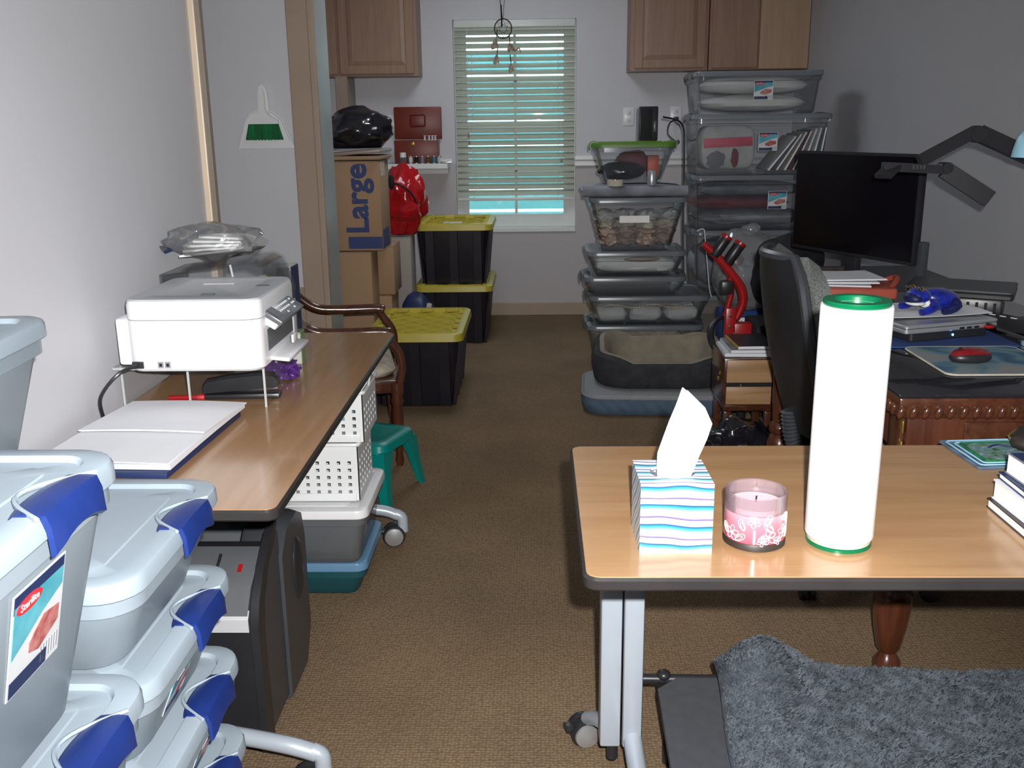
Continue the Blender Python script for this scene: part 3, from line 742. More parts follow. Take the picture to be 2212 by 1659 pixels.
for k in range(16):
    x, y, z_ = random.uniform(-.13, .13), random.uniform(-.11, .09), .76+.035*(k//4)
    tag(obj('fabric_scrap', blob(B(), (.533+(-.14+.093*(k % 4))*(1+.08*(k//4)), LY-.085+.04*(k % 2), .772+.043*(k//4)), (.062, .085, .036), 3, .35, 2.4, k, None, None, .25), ('fabric_pinkish', 'fabric_pinkish', 'cream_fabric', 'fabric_white')[k//4]), 'crumpled pale fabric scrap in the clear scrap tote', 'scrap', 'fabric scraps in the clear tote')
# on that tote
fb = thing('fabric_roll', 'grey folded fabric roll lying under the green-lidded tote', 'fabric', (.515, LY, 1.0))
obj('roll', pillow(B(), (0, 0, .030), (.275, .185, .030), 6, .05, 3), 'grey_cloth', fb)
obj('rolled_edge', tube(B(), [(-.27, -.17, .03), (-.1, -.175, .03), (.27, -.172, .03)], .028, 12), 'grey_cloth', fb)
tp = thing('tape_roll', 'roll of tan tape standing before the green-lidded tote', 'tape', (.412, 5.135, 1.058))
obj('tape_band', lathe(B(), [(.024, 0), (.042, 0), (.042, .030), (.024, .030)], 20, None, False, False), 'cream_fabric', tp)
obj('core', lathe(B(), [(.021, .0), (.024, .0), (.024, .030), (.021, .030)], 20, None, False, False), 'gold', tp)
cn = thing('metal_can', 'small silver can before the green-lidded tote', 'can', (.60, 5.135, 1.058))
obj('can_body', lathe(B(), [(.023, 0), (.024, .003), (.024, .072), (.022, .075)], 18), 'silver', cn); obj('can_lid', lathe(B(), [(.022, .075), (.021, .079), (.018, .079)], 18), 'chrome', cn)
tote('small clear tote with a green lid on the grey fabric roll', (.52, 5.37, 1.062), .44, .28, .212, 'clear_plastic', 'green_lid', 'green_lid', taper=.05, lw=.3)
tag(obj('snack_box', box(B(), (.62, 5.285, 1.15), (.06, .05, .11), None, .004), 'orange_folder'), 'small orange box inside the green-lidded tote', 'box')
tag(obj('black_pouch', blob(B(), (.46, 5.36, 1.125), (.12, .075, .05), 3, .2, 2, 8), 'black_bag'), 'dark shiny pouch inside the green-lidded tote', 'pouch')
tag(obj('red_pouch', blob(B(), (.53, 5.43, 1.165), (.10, .035, .06), 3, .2, 2, 4), 'dark_red_cloth'), 'dark red pouch at the back of the green-lidded tote', 'pouch')
sp = thing('tower_speaker', 'narrow black tower speaker on the green lid', 'speaker', (.605, 5.42, 1.276))
obj('cabinet', box(B(), (0, 0, .09), (.10, .08, .178), None, .006), 'black_plastic', sp); obj('grille', box(B(), (-.012, -.0405, .09), (.062, .004, .165), None, .002), 'black_matte', sp)
obj('side_panel', box(B(), (.035, -.041, .075), (.018, .004, .06), None, .002), 'dark_grey_plastic', sp)

RY_ = 5.80; GR = 'big clear totes in the far right stack'
for z, h, L, lb, st in ((0, .40, .72, 'big clear tote on the floor in the far right stack', 0), (.401, .372, .72, 'big clear tote behind the red frame in the far right stack', 0),
        (.774, .306, .74, 'big clear tote of dark folded cloth, partly behind the monitor', 1), (1.081, .330, .765, 'big clear tote of a pink package and leaning magazines', 2), (1.412, .226, .70, 'big clear tote of white bed pillows, top of the far right stack', 3)):
    t = tote(lb, (1.258-(.03 if st == 3 else 0), RY_, z), L, .46, h, 'clear_plastic', 'grey_lid', 'dark_grey_plastic', group=GR, taper=.018, rad=.04)
    if st: sticker(t, T((.10, .03, .02)[st-1], -.222, h*.55) @ RX(0), .105, .10)
cloth('grey folded fabric low in the big clear tote', (1.2, RY_-.03, .57), (.29, .175, .15), 'grey_cloth', 2)
cloth('dark red folded cloth in the big clear tote behind the monitor', (1.17, RY_-.035, .925), (.27, .175, .040), 'dark_red_cloth', 4)
cloth('grey folded cloth under the dark red cloth', (1.22, RY_-.03, .845), (.30, .175, .048), 'grey_cloth', 6)
cloth('grey folded cloth on top of the dark red cloth', (1.22, RY_-.03, 1.0), (.30, .175, .040), 'grey_cloth', 9)
cloth('flattened silvery bag in front of the grey folded cloth', (1.10, RY_-.17, .84), (.10, .015, .035), 'purple_foil' if False else 'silver', 2, 'foil_bag')
pk = thing('fabric_package', 'white and pink package with a red figure inside the magazine tote', 'package', (1.08, RY_-.065, 1.10))
obj('wrap', pillow(B(), (0, 0, .13), (.15, .125, .122), 14, .04, 5), 'fabric_white', pk)
obj('pink_band', box(B(), (0, -.128, .160), (.27, .006, .05), RY(-2), .002), 'pink_pack', pk)
obj('red_patch', blob(B(), (.035, -.127, .075), (.020, .005, .05), 3, .5, 3, 4), 'dark_red_cloth', pk); obj('grey_print', blob(B(), (-.07, -.127, .065), (.05, .004, .045), 3, .4, 3, 8), 'grey_cloth', pk)
mc = ['fabric_white', 'grey_cloth', 'cream_fabric', 'dark_red_cloth', 'fabric_white', 'sticker_white', 'grey_cloth']
for k in range(7):
    M_ = T(1.30+.046*k, RY_-.055, 1.102) @ RY(38-5*k)
    lb = 'magazine leaning in the clear tote, %s from the pink package' % ('first', 'second', 'third', 'fourth', 'fifth', 'sixth', 'seventh')[k]
    m_ = thing('magazine', lb, 'magazine', (0, 0, 0), 0, 'magazines leaning in the clear tote')
    obj('cover', box(B(), (0, 0, .12), (.011, .30, .235), M_, .002), mc[k], m_); obj('pages', box(B(), (0, -.0045, .12), (.007, .295, .228), M_), 'paper', m_)
for k, (z_, w_) in enumerate(((1.470, .30), (1.566, .31))):
    p_ = B(); pillow(p_, (1.22+.0*k, RY_-.01, z_), (w_, .185, .050), 3.4, .05, k+2); tag(obj('bed_pillow', p_, 'white_fill'), ('white bed pillow, lower of two inside the top clear tote', 'white bed pillow, upper of two inside the top clear tote')[k], 'pillow')

# cables by the outlets
pl = thing('plug_adapter', 'black plug adapter with a cord in the outlet by the clear totes', 'plug', (.985, 7.088, 1.39))
obj('plug_body', box(B(), (0, -.02, 0), (.03, .04, .03), None, .004), 'black_plastic', pl)
obj('cord', tube(B(), spline([(0, -.04, 0), (-.05, -.06, -.03), (-.09, -.3, -.10), (-.12, -1.0, -.14), (-.20, -1.55, -.11)]), .006, 6), 'black_plastic', pl)
tag(obj('power_cable', tube(B(), spline([(.69, 5.45, 1.40), (.80, 5.5, 1.36), (.82, 5.52, 1.20), (.825, 5.53, 1.05), (.83, 5.535, .8), (.84, 5.53, .55)]), .0055, 6), 'black_plastic'), 'black cable drooping from the speaker between the tote stacks', 'cable')
tag(obj('white_wire', tube(B(), spline([(.83, 5.06, .83), (.86, 5.05, .84), (.87, 5.045, .80), (.90, 5.04, .55), (.915, 5.04, .49)]), .003, 5), 'sticker_white'), 'thin white wire hanging between the two tote stacks', 'wire')

# between the stacks and the desk
bt = thing('blue_bin', 'dark blue bin with a white label reading EXTRA behind the red frame', 'bin', (1.08, 4.93, 0))
rloft(b_ := B(), [(0, .26, .17, .02), (.01, .265, .175, .02), (.44, .29, .20, .02), (.44, .28, .19, .02), (.02, .25, .16, .02)]); obj('bin_body', b_, 'blue_felt', bt)
lb_ = obj('label', box(B(), (-.075, -.1005, .40), (.085, .002, .04)), 'paper_white', bt, 0); text('label_text', 'EXTRA', .022, 'print_grey', lb_, T(-.075, -.102, .40) @ RX(90), .0003)
t = thing('craft_bag', 'see-through grey bag of craft things on the blue bin', 'bag', (1.06, 4.93, .442))
obj('film', blob(B(), (0, 0, .20), (.165, .11, .21), 4, .18, 1.6, 6, None, .195), 'bag_film', t); obj('film_knot', blob(B(), (.02, 0, .41), (.05, .04, .03), 2, .3), 'bag_film', t)
tag(obj('craft_bundle', blob(B(), (1.05, 4.94, .58), (.11, .07, .10), 3, .3, 2, 3, None, .1), 'grey_cloth'), 'bluish grey bundle inside the see-through bag', 'bundle')
tag(obj('red_pouch', blob(B(), (1.00, 4.91, .70), (.05, .05, .03), 2, .2), 'dark_red_cloth'), 'small red pouch inside the see-through bag', 'pouch')
tag(obj('black_backpack', blob(B(), (1.20, 4.62, .66), (.17, .14, .21), 4, .22, 1.7, 12, None, .2, .05), 'black_matte'), 'black cloth bag standing behind the office chair', 'bag')
tag(obj('storage_crate', box(B(), (1.20, 4.62, .225), (.34, .26, .45), None, .01), 'black_matte'), 'black crate under the black cloth bag', 'crate')

# pet mattress, pet bed
pm = thing('pet_mattress', 'blue-grey quilted pet mattress with a grey top on the carpet', 'mattress', (.615, 4.785, 0), -3)
W_, D_ = .76, .53
rloft(b_ := B(), [(0, W_-.03, D_-.03, .10), (.02, W_, D_, .11), (.05, W_+.012, D_+.012, .115), (.085, W_, D_, .11)], 8); obj('quilted_side', b_, 'mattress_blue', pm)
rloft(b_ := B(), [(.083, W_-.002, D_-.002, .11), (.098, W_-.02, D_-.02, .10), (.105, W_-.09, D_-.09, .08), (.105, .1, .1, .04)], 8); obj('top_panel', b_, 'mattress_top', pm)
obj('piping', tube(B(), [(x, y, .085) for x, y in rrect(W_, D_, .11, 8)]+[(rrect(W_, D_, .11, 8)[0][0], rrect(W_, D_, .11, 8)[0][1], .085)], .006, 6, False), 'mattress_top', pm)
pb = thing('pet_bed', 'charcoal pet bed with a raised rim and tan fleece lining on the mattress', 'pet bed', (.625, 4.83, .105), -2)
path = rrect(.66, .43, .17, 8); n = len(path)
def rimh(x, y):
    h = .105 if y < 0 else .135
    a = max(0, min(1, (-x-.10)/.16)); h += .055*a*a*(3-2*a)
    c = max(0, min(1, (y+.02)/.15)); return h+.03*c + .045*max(0, min(1, (x-.05)/.2)) - (.02 if y < -.1 and -.1 < x < .15 else 0)
def ring(off, zf):
    out = []
    for i, (x, y) in enumerate(path):
        k = 1-off/max(.01, math.hypot(x, y)); out.append((x*k, y*k, zf(x, y)))
    return out
def hh(x, y):
    s = 0
    for dx in (-.06, -.03, 0, .03, .06): s += rimh(x+dx, y)+rimh(x, y+dx)
    return s/10
loft(b_ := B(), [ring(.02, lambda x, y: 0), ring(0, lambda x, y: .02), ring(-.015, lambda x, y: hh(x, y)*.55), ring(.0, lambda x, y: hh(x, y)*.92), ring(.03, lambda x, y: hh(x, y)), ring(.032, lambda x, y: hh(x, y)-.004)], True, False); obj('outer_wall', b_, 'bolster_dark', pb)
loft(b_ := B(), [ring(.028, lambda x, y: hh(x, y)+.001), ring(.05, lambda x, y: hh(x, y)+.004), ring(.08, lambda x, y: hh(x, y)*.8), ring(.10, lambda x, y: .06), ring(.14, lambda x, y: .045)], False, True); obj('fleece_lining', b_, 'tan_fleece', pb)
tag(obj('hose_coil', tube(B(), [((.085-.006*(i//20))*math.cos(i*PI/10)+.95, 4.78+.06*math.sin(i*PI/10), .335+.085*math.sin(i*PI/10)+.002*(i/20)) for i in range(62)], .011, 8), 'black_plastic'), 'black coiled hose resting on the back of the pet bed', 'hose')

# red frame with two black cylinders
rf = thing('folding_stand', 'red curved metal frame with two black cylinders and a bolted red foot', 'stand', (.86, 4.32, 0))
def rp(x, z, y=0): return (x-.86, y, z)
obj('curved_arm', tube(B(), spline([rp(.74, .855), rp(.80, .80), rp(.86, .73), rp(.915, .655), rp(.925, .59), rp(.90, .52)]), [.017+.004*math.sin(i/30*PI) for i in range(31)], 10), 'red_paint', rf)
obj('lower_arm', tube(B(), spline([rp(.862, .705), rp(.872, .64), rp(.862, .585), rp(.85, .53)]), .013, 10), 'red_paint', rf)
for dx, dz in ((.0, 0), (.062, -.03)):
    M_ = T(*rp(.785+dx, .80+dz)) @ RY(33)
    g_ = obj('cylinder', lathe(B(), [(.024, 0), (.026, .004), (.026, .10), (.022, .108), (.018, .108)], 18, M_), 'black_plastic', rf)
    obj('red_ring', lathe(B(), [(.0268, .094), (.0272, .098), (.0272, .106), (.0225, .109)], 18, M_, False, False), 'red_paint', g_)
obj('knob', box(B(), rp(.845, .665, -.02), (.055, .05, .06), None, .008), 'black_plastic', rf)
ft = obj('foot', box(B(), rp(.872, .485), (.05, .04, .17), None, .006), 'red_paint', rf)
obj('foot_plate', box(B(), rp(.925, .435, .005), (.085, .05, .13), None, .006), 'red_paint', rf)
for x, z in ((.868, .535), (.868, .485), (.89, .45)): obj('bolt', lathe(B(), [(.007, 0), (.007, .003), (.003, .006)], 10, T(*rp(x, z, -.0205)) @ RX(90)), 'chrome', ft)
obj('stand_post', tube(B(), [rp(.935, .40, .005), rp(.945, .2, .02), rp(.95, 0, .03)], .02, 10), 'black_plastic', rf)
obj('stand_base', box(B(), rp(.95, .012, .03), (.20, .10, .024), None, .006), 'black_plastic', rf)

# oak drawer box with notebooks, on a dark stool, with a black bag
st = thing('low_stool', 'dark low wooden stool under the oak box', 'stool', (.885, 4.05, 0))
obj('stool_top', box(B(), (0, 0, .218), (.21, .26, .03), None, .005), 'dark_wood', st)
for sx in (-1, 1):
    for sy in (-1, 1): obj('leg', box(B(), (sx*.085, sy*.11, .10), (.03, .03, .20), None, .004), 'dark_wood', st)
wb = thing('drawer_box', 'small oak chest with two light drawers and dark sides', 'chest', (.872, 4.035, .234))
obj('carcass', box(B(), (0, 0, .10), (.20, .27, .20), None, .004), 'dark_wood', wb)
for z_, h_ in ((.045, .075), (.148, .095)): 
    d_ = obj('drawer', box(B(), (.004, -.138, z_), (.186, .012, h_), None, .002), 'oak_wood', wb)
obj('shelf_gap', box(B(), (.004, -.136, .09), (.186, .006, .018)), 'black_matte', wb); obj('knob', lathe(B(), [(.004, 0), (.006, .006), (.002, .010)], 10, T(-.03, -.139, .09) @ RX(90)), 'chrome', wb)
for k in range(2): obj('side_bracket', lathe(B(), [(.010, 0), (.008, .004), (.003, .007)], 12, T(-.1005, -.06+.03*k, .12-.03*k) @ RY(-90)), 'gold', wb)
for k, (m_, lb, w_) in enumerate((('paper', 'white notepad, lowest on the oak chest', .19), ('grey_cloth', 'grey spiral notebook between two others on the oak chest', .175), ('black_plastic', 'black notebook with gold spiral, top one on the oak chest', .15))):
    nbk = thing('notebook', lb, 'notebook', (.878+.012*k, 4.04, .4355+.0162*k), 2*k-2, 'notebooks on the oak chest')
    obj('pages', box(B(), (0, 0, .007), (w_, .235, .012), None), 'paper', nbk, 0); obj('cover', box(B(), (.002, 0, .0143), (w_+.004, .238, .002)), m_, nbk, 0)
    b_ = B()
    for j in range(16): lathe(b_, [(.006, 0), (.0075, .0012), (.006, .0024)], 8, T(-w_/2, -.11+.0145*j, .008) @ RX(90))
    obj('spiral', b_, 'gold' if k == 2 else 'silver', nbk)
tag(obj('trash_bag', blob(B(), (.825, 3.79, .10), (.155, .11, .105), 4, .34, 2.0, 21, None, .099, .18), 'black_bag'), 'black plastic bag on the carpet in front of the oak chest', 'bag')
# ================================================================ RIGHT: DESK AND WHAT IS ON IT
DX0, DX1, DY0, DY1 = .822, 1.62, 2.145, 3.50
dk = thing('writing_desk', 'dark carved wooden desk with a black glass top along the right wall', 'desk', (0, 0, 0))
obj('desk_top', bb(DX0+.008, DX1, DY0+.008, DY1, .715, .765, bev=.006), 'dark_wood', dk)
obj('glass_top', bb(DX0+.004, DX1, DY0+.004, DY1, .766, .775, bev=.002), 'black_glass', dk)
lobe = B(); blob(lobe, (0, 0, 0), (.0095, .007, .017), 2, 0)
l0 = None
def place(x, y, rz=0, tilt=18):
    global l0
    if l0 is None: l0 = obj('carved_lobe', lobe, 'dark_wood', dk); q = l0
    else: q = l0.copy(); COL.objects.link(q); q.parent = dk
    q.location = (x, y, .732); q.rotation_euler = (0, R(tilt), R(rz))
for k in range(28): place(DX0+.012+.0285*k, DY0+.004)
for k in range(1, 47): place(DX0+.004, DY0+.006+.0285*k, -90)
ap = B(); bb(DX0+.04, DX1-.03, DY0+.035, DY0+.06, .575, .716, ap, .003); bb(DX0+.035, DX0+.06, DY0+.06, DY1-.03, .615, .716, ap, .003); bb(DX1-.06, DX1-.03, DY0+.06, DY1-.03, .615, .716, ap, .003); bb(DX0+.06, DX1-.06, DY1-.055, DY1-.03, .615, .716, ap, .003)
obj('apron', ap, 'cherry_wood', dk)
sc_ = thing('side_cabinet', 'low black cabinet beyond the desk carrying the monitor', 'cabinet', (1.32, 3.835, 0))
obj('cabinet_body', box(B(), (0, 0, .375), (.58, .64, .75), None, .004), 'black_matte', sc_); obj('cabinet_top', box(B(), (0, 0, .7625), (.60, .66, .024), None, .004), 'black_plastic', sc_); obj('cabinet_door', box(B(), (-.292, 0, .37), (.006, .60, .68), None, .002), 'black_plastic', sc_)
pn = B(); bb(DX0+.17, DX1-.14, DY0+.028, DY0+.036, .59, .700, pn, .004); obj('apron_panel', pn, 'dark_wood', dk)
for x in (DX0+.07, DX1-.07):
    for y in (DY0+.095, DY1-.08):
        M_ = T(x, y, 0)
        lg = B(); box(lg, (0, 0, .645), (.075, .075, .14), M_, .003)
        lathe(lg, [(.030, .0), (.034, .02), (.034, .045), (.024, .06), (.020, .07), (.030, .085), (.040, .14), (.047, .20), (.047, .235), (.036, .262), (.030, .268), (.041, .282), (.041, .30), (.030, .315), (.034, .40), (.036, .50), (.028, .555), (.038, .575)], 20, M_)
        obj('leg', lg, 'cherry_wood', dk)
for z_, h_ in ((.685, .03), (.62, .06)): obj('brass_plate', box(B(), (DX0+.033, DY0+.05, z_), (.004, .022, h_), None, .001), 'gold', dk)

# monitor
mn = thing('monitor', 'large black flat-screen monitor standing on the desk', 'monitor', (1.17, 3.675, .783), -64.7)
obj('housing', box(B(), (0, .012, .29), (.635, .03, .378), None, .006), 'black_matte', mn)
obj('screen', box(B(), (0, -.004, .292), (.615, .004, .355), None, .001), 'screen', mn)
obj('neck', box(B(), (-.02, .045, .10), (.06, .03, .19), None, .006), 'black_plastic', mn)
obj('stand_foot', slab(B(), (-.02, .075, 0), .20, .13, .012, .03, .003), 'black_plastic', mn)
obj('side_speaker', box(B(), (.325, .03, .12), (.03, .03, .13), None, .004), 'dark_grey_plastic', mn)
tag(obj('placemat', slab(B(), (1.19, 3.85, .7765), .30, .46, .006, .02, .002), 'patterned_dark'), 'dark patterned cloth mat under the monitor', 'mat')
# paper, folders
fo = thing('document_folder', 'orange-red folder with a strap under the white papers', 'folder', (1.10, 3.49, .7765), -8)
obj('folder_body', slab(B(), (0, 0, 0), .33, .25, .036, .01, .004), 'orange_folder', fo)
obj('strap', tube(B(), spline([(.155, .09, .03), (.19, .06, .05), (.185, .0, .05), (.155, -.06, .03)]), .010, 8), 'orange_folder', fo)
for k in range(3):
    lb = ('white paper stack on the orange folder, lowest layer', 'white printed sheet in the middle on the orange folder', 'white printed sheet on top of the orange folder')[k]
    pp = thing('paper_sheet', lb, 'paper', (1.05+.02*k, 3.51+.008*k, .8135+.0085*k), -12+7*k, 'papers on the orange folder')
    obj('sheet', sheet(B(), 8, 8, lambda u, v: (-.14+.28*u, -.108+.216*v, .003+.003*math.sin(u*4+k)*v), .005), 'paper', pp)
def printed(name, label, loc, rz, w_, d_, curl=0, lines=7, grp=None):
    pp = thing(name, label, 'paper', loc, rz, grp)
    f = lambda u, v: (-w_/2+w_*u, -d_/2+d_*v, .002+curl*((2*u-1)**2)*.5+curl*.4*math.sin(v*5))
    sh = obj('sheet', sheet(B(), 10, 10, f, .0012), 'paper', pp)
    b_ = B()
    for j in range(lines):
        y = .85-.085*j; l = random.uniform(.45, .8)
        sheet(b_, 10, 1, lambda u, v: tuple(V(f(.1+l*u, y+.012*v))+V((0, 0, .0012))), .0004)
    obj('printed_line', b_, 'print_grey', sh, 0); return pp
printed('paper_sheet', 'loose printed sheet on the desk in front of the orange folder', (1.00, 3.20, .7765), 25, .22, .30, .010)
printed('paper_sheet', 'loose printed sheet half under the frog paper', (1.13, 3.08, .7765), 40, .22, .28, .006)
# laptops, mat, hub
tag(obj('blue_mat', slab(B(), (1.12, 2.76, .7762), .40, .30, .004, .01, .001), 'blue_felt'), 'dark blue felt mat under the silver laptop', 'mat')
hb = thing('laptop_dock', 'black dock with a blue light under the silver laptop', 'dock', (1.13, 2.79, .7805), 18.6)
obj('dock_body', slab(B(), (0, 0, 0), .26, .19, .024, .01, .003), 'black_plastic', hb); obj('led', blob(B(), (.01, -.0965, .012), (.0035, .002, .0035), 2, 0), 'led_blue', hb)
lp = thing('laptop', 'closed silver laptop on the desk beside the mouse pad', 'laptop', (1.13, 2.80, .805), 18.6)
obj('base', slab(B(), (0, 0, 0), .315, .225, .013, .012, .003), 'silver', lp); obj('lid', slab(B(), (0, 0, .0145), .315, .225, .010, .012, .003), 'silver', lp)
b_ = B()
for x in (.03, .055, .08): box(b_, (x, -.1128, .006), (.016, .001, .006))
obj('port', b_, 'black_matte', lp, 0); obj('red_plug', box(B(), (.115, -.121, .006), (.022, .018, .009), None, .002), 'red_paint', lp)
l2 = thing('laptop', 'closed black laptop on a black box near the right wall', 'laptop', (1.345, 3.08, .846), -28)
obj('base', slab(B(), (0, 0, 0), .31, .215, .016, .012, .003), 'black_plastic', l2); obj('lid', slab(B(), (0, 0, .0175), .31, .215, .010, .012, .003), 'dark_grey_plastic', l2)
bx = thing('router_box', 'black ribbed router box under the black laptop', 'router', (1.35, 3.08, .776), -28)
obj('case', box(B(), (0, 0, .034), (.24, .17, .066), None, .006), 'black_plastic', bx)
b_ = B()
for i in range(9): box(b_, (-.10+.025*i, -.087, .034), (.008, .006, .045), None, .001, 1)
obj('cooling_rib', b_, 'black_matte', bx)
pf = printed('paper_sheet', 'white sheet on the silver laptop under the blue frog', (1.135, 2.87, .832), 12, .32, .23, .006)
pb2 = thing('power_strip', 'black power strip among cables at the right end of the desk', 'power strip', (1.40, 2.82, .776), -60)
obj('strip_body', box(B(), (0, 0, .02), (.26, .06, .038), None, .006), 'black_plastic', pb2)
for k in range(3): obj('indicator', box(B(), (-.07+.035*k, -.012, .0395), (.018, .006, .002)), 'paper_white', pb2)
random.seed(3)
for k in range(4):
    p0 = V((1.27+.02*k, 2.72-.02*k, .82-.012*k)); pts = [p0]
    for j in range(5): pts.append(p0+V((.05*(j+1), -.05*math.sin(j*1.3+k)-.03*j*(k % 2), max(-.035, -.02*(j+1))+.006*k)))
    tag(obj('desk_cable', tube(B(), spline(pts), .0045, 6), 'black_plastic'), 'black cable at the right end of the desk, %s from the red plug' % ('nearest', 'second', 'third', 'farthest')[k], 'cable', 'black cables at the right end of the desk')
# mouse pad and mouse
mp_ = thing('mouse_pad', 'pale blue patterned mouse pad with a light rim on the desk', 'mouse pad', (1.145, 2.455, .7762), 0)
obj('pad', slab(B(), (0, 0, 0), .295, .30, .005, .025, .001), 'mousepad_print', mp_)
pth = rrect(.295, .30, .025, 5); obj('rim', tube(B(), [(x, y, .003) for x, y in pth+pth[:1]], .0028, 6, False), 'cream_fabric', mp_)
ms = thing('computer_mouse', 'red and black computer mouse on the mouse pad', 'mouse', (1.105, 2.435, .7815), 8)
b_ = B(); blob(b_, (0, 0, .012), (.056, .032, .022), 3, 0, 1, 0, None, .0118); obj('shell', b_, 'black_plastic', ms)
b_ = B(); rings = []
for j in range(11):
    u = -1+2*j/10; x = u*.052; hw = .029*math.sqrt(max(.02, 1-u*u*.92)); top = .012+.0232*math.sqrt(max(.02, 1-u*u*.9))
    rings.append([(x, y*hw, .013+(top-.013)*math.sqrt(max(0, 1-.55*y*y))+.0008) for y in (-1, -.6, -.25, .25, .6, 1)]+[(x, y*hw*.9, .013) for y in (.9, 0, -.9)])
loft(b_, rings); obj('red_cover', b_, 'red_mouse', ms)
obj('scroll_wheel', lathe(B(), [(.006, -.003), (.008, 0), (.006, .003)], 12, T(-.03, 0, .030) @ RX(90)), 'black_matte', ms)
# blue plush frog
fg = thing('toy_frog', 'shiny blue plush frog with a white mouth sitting on a paper', 'plush toy', (1.15, 2.83, .836), 15)
b_ = B(); blob(b_, (.025, 0, .038), (.062, .042, .034), 3, .08, 2.5, 2, RY(10)); obj('body', b_, 'frog_blue', fg)
hd = obj('head', blob(B(), (-.045, -.004, .046), (.036, .036, .026), 3, .05, 2, 4), 'frog_blue', fg)
obj('snout', blob(B(), (-.062, -.006, .042), (.025, .033, .019), 3, .04, 2, 5), 'frog_dark', fg)
obj('white_mouth', blob(B(), (-.056, -.010, .029), (.027, .033, .008), 3, .04, 2, 6), 'white_fill', fg)
obj('white_throat', blob(B(), (-.03, -.02, .028), (.018, .022, .014), 2, .04), 'white_fill', fg)
for y in (-.022, .018):
    e_ = obj('eye', blob(B(), (-.050, y, .068), (.010, .009, .010), 2, 0), 'gold', fg); obj('pupil', blob(B(), (-.055, y-.004, .070), (.006, .006, .007), 2, 0), 'black_plastic', e_)
for x0, y0, x1, y1, m_ in ((-.015, -.03, -.05, -.052, 'frog_blue'), (-.01, .03, -.045, .052, 'frog_blue'), (.055, -.035, .02, -.058, 'frog_dark'), (.06, .033, .03, .058, 'frog_dark')):
    obj('leg', tube(B(), spline([(x0, y0, .030), (x0*.4+x1*.6+.012, y1, .020), (x1, y1, .010), (x1-.018, y1, .008)]), [.015]*6+[.012]*6+[.011]*6+[.006], 8), m_, fg)
# articulated lamp
la = thing('desk_lamp', 'black jointed arm lamp with a three-winged head over the desk', 'lamp', (0, 0, 0))
def bar(bm, a, b_, w_, h_):
    a, b_ = V(a), V(b_); d = (b_-a).normalized(); s = d.cross(V((0, 0, 1))).normalized(); u = s.cross(d)
    loft(bm, [[p+s*i*w_/2+u*j*h_/2 for i, j in ((-1, -1), (1, -1), (1, 1), (-1, 1))] for p in (a, b_)]); return bm
obj('upper_arm', bar(B(), (1.262, 2.9, 1.34), (1.50, 2.93, 1.24), .03, .045), 'black_plastic', la)
obj('lower_arm', bar(B(), (1.10, 2.88, 1.262), (1.262, 2.9, 1.345), .03, .030), 'black_plastic', la)
obj('joint', lathe(B(), [(.022, -.02), (.024, -.016), (.024, .016), (.022, .02)], 16, T(1.262, 2.9, 1.335) @ RX(90)), 'black_plastic', la)
obj('post', tube(B(), [(1.50, 2.93, 1.25), (1.54, 2.93, 1.1), (1.55, 2.93, .79)], .016, 10), 'black_plastic', la)
obj('lamp_base', lathe(B(), [(.08, .7762), (.08, .785), (.03, .797)], 24, T(1.55, 2.93, 0)), 'black_plastic', la)
obj('head_bar', bar(B(), (1.00, 2.88, 1.248), (1.17, 2.88, 1.238), .05, .024), 'black_plastic', la)
obj('left_wing', bar(B(), (.985, 2.84, 1.222), (1.03, 2.88, 1.252), .05, .012), 'black_plastic', la)
obj('right_wing', bar(B(), (1.172, 2.88, 1.238), (1.30, 2.86, 1.155), .03, .048), 'black_plastic', la)
obj('wing_hinge', lathe(B(), [(.015, -.028), (.016, -.024), (.016, .024), (.015, .028)], 14, T(1.172, 2.88, 1.243) @ RX(90)), 'black_plastic', la)
b_ = B()
for k in range(4): box(b_, (1.075+.010*k, 2.853, 1.247), (.004, .002, .012))
obj('vent_slot', b_, 'dark_grey_plastic', la)
bs_ = thing('desk_lamp', 'light blue lamp shade at the right edge above the desk', 'lamp', (1.292, 2.60, .776))
obj('shade', lathe(B(), [(.062, .505), (.060, .52), (.052, .555), (.035, .58), (.015, .588)], 24, None, False, True), 'light_blue', bs_)
obj('stem', tube(B(), spline([(0, 0, .588), (.04, .02, .62), (.09, .03, .55), (.10, .03, .2), (.10, .03, .01)]), .007, 8), 'light_blue', bs_); obj('lamp_foot', lathe(B(), [(.06, 0), (.06, .01), (.02, .02)], 20, T(.10, .03, 0)), 'light_blue', bs_)

# ================================================================ OFFICE CHAIR (faces the desk, +x)
oc = thing('office_chair', 'black office chair with a grey mesh back at the desk', 'chair', (.985, 2.90, 0))
def backpt(u, v, off=0.0, w_=.48):
    # u across (y), v up; curved, reclined; origin chair base
    z = .47+.53*v; wd = w_*(.78+.22*math.sin(PI*min(1, max(0, .12+.80*v))))*(1 if v < .85 else 1-.30*((v-.85)/.15)**2)
    x = -.185-.115*v-.05*math.sin(v*PI)*.3 + .05*(2*u-1)**2
    return V((x-off, (u-.5)*wd, z))
obj('back_shell', sheet(B(), 14, 16, lambda u, v: tuple(backpt(u, v)), .030), 'black_plastic', oc)
obj('mesh_cushion', sheet(B(), 14, 16, lambda u, v: tuple(backpt(u, .04+.95*v, -.045, .495)), .055), 'grey_mesh', oc)
obj('back_rim', tube(B(), [tuple(backpt(0, k/14, .004)) for k in range(15)]+[tuple(backpt(k/10, 1, .004)) for k in range(1, 11)]+[tuple(backpt(1, 1-k/14, .004)) for k in range(1, 15)], .016, 8), 'dark_grey_plastic', oc)
obj('seat', pillow(B(), (.06, 0, .485), (.235, .235, .045), 5, .02, 1), 'grey_mesh', oc)
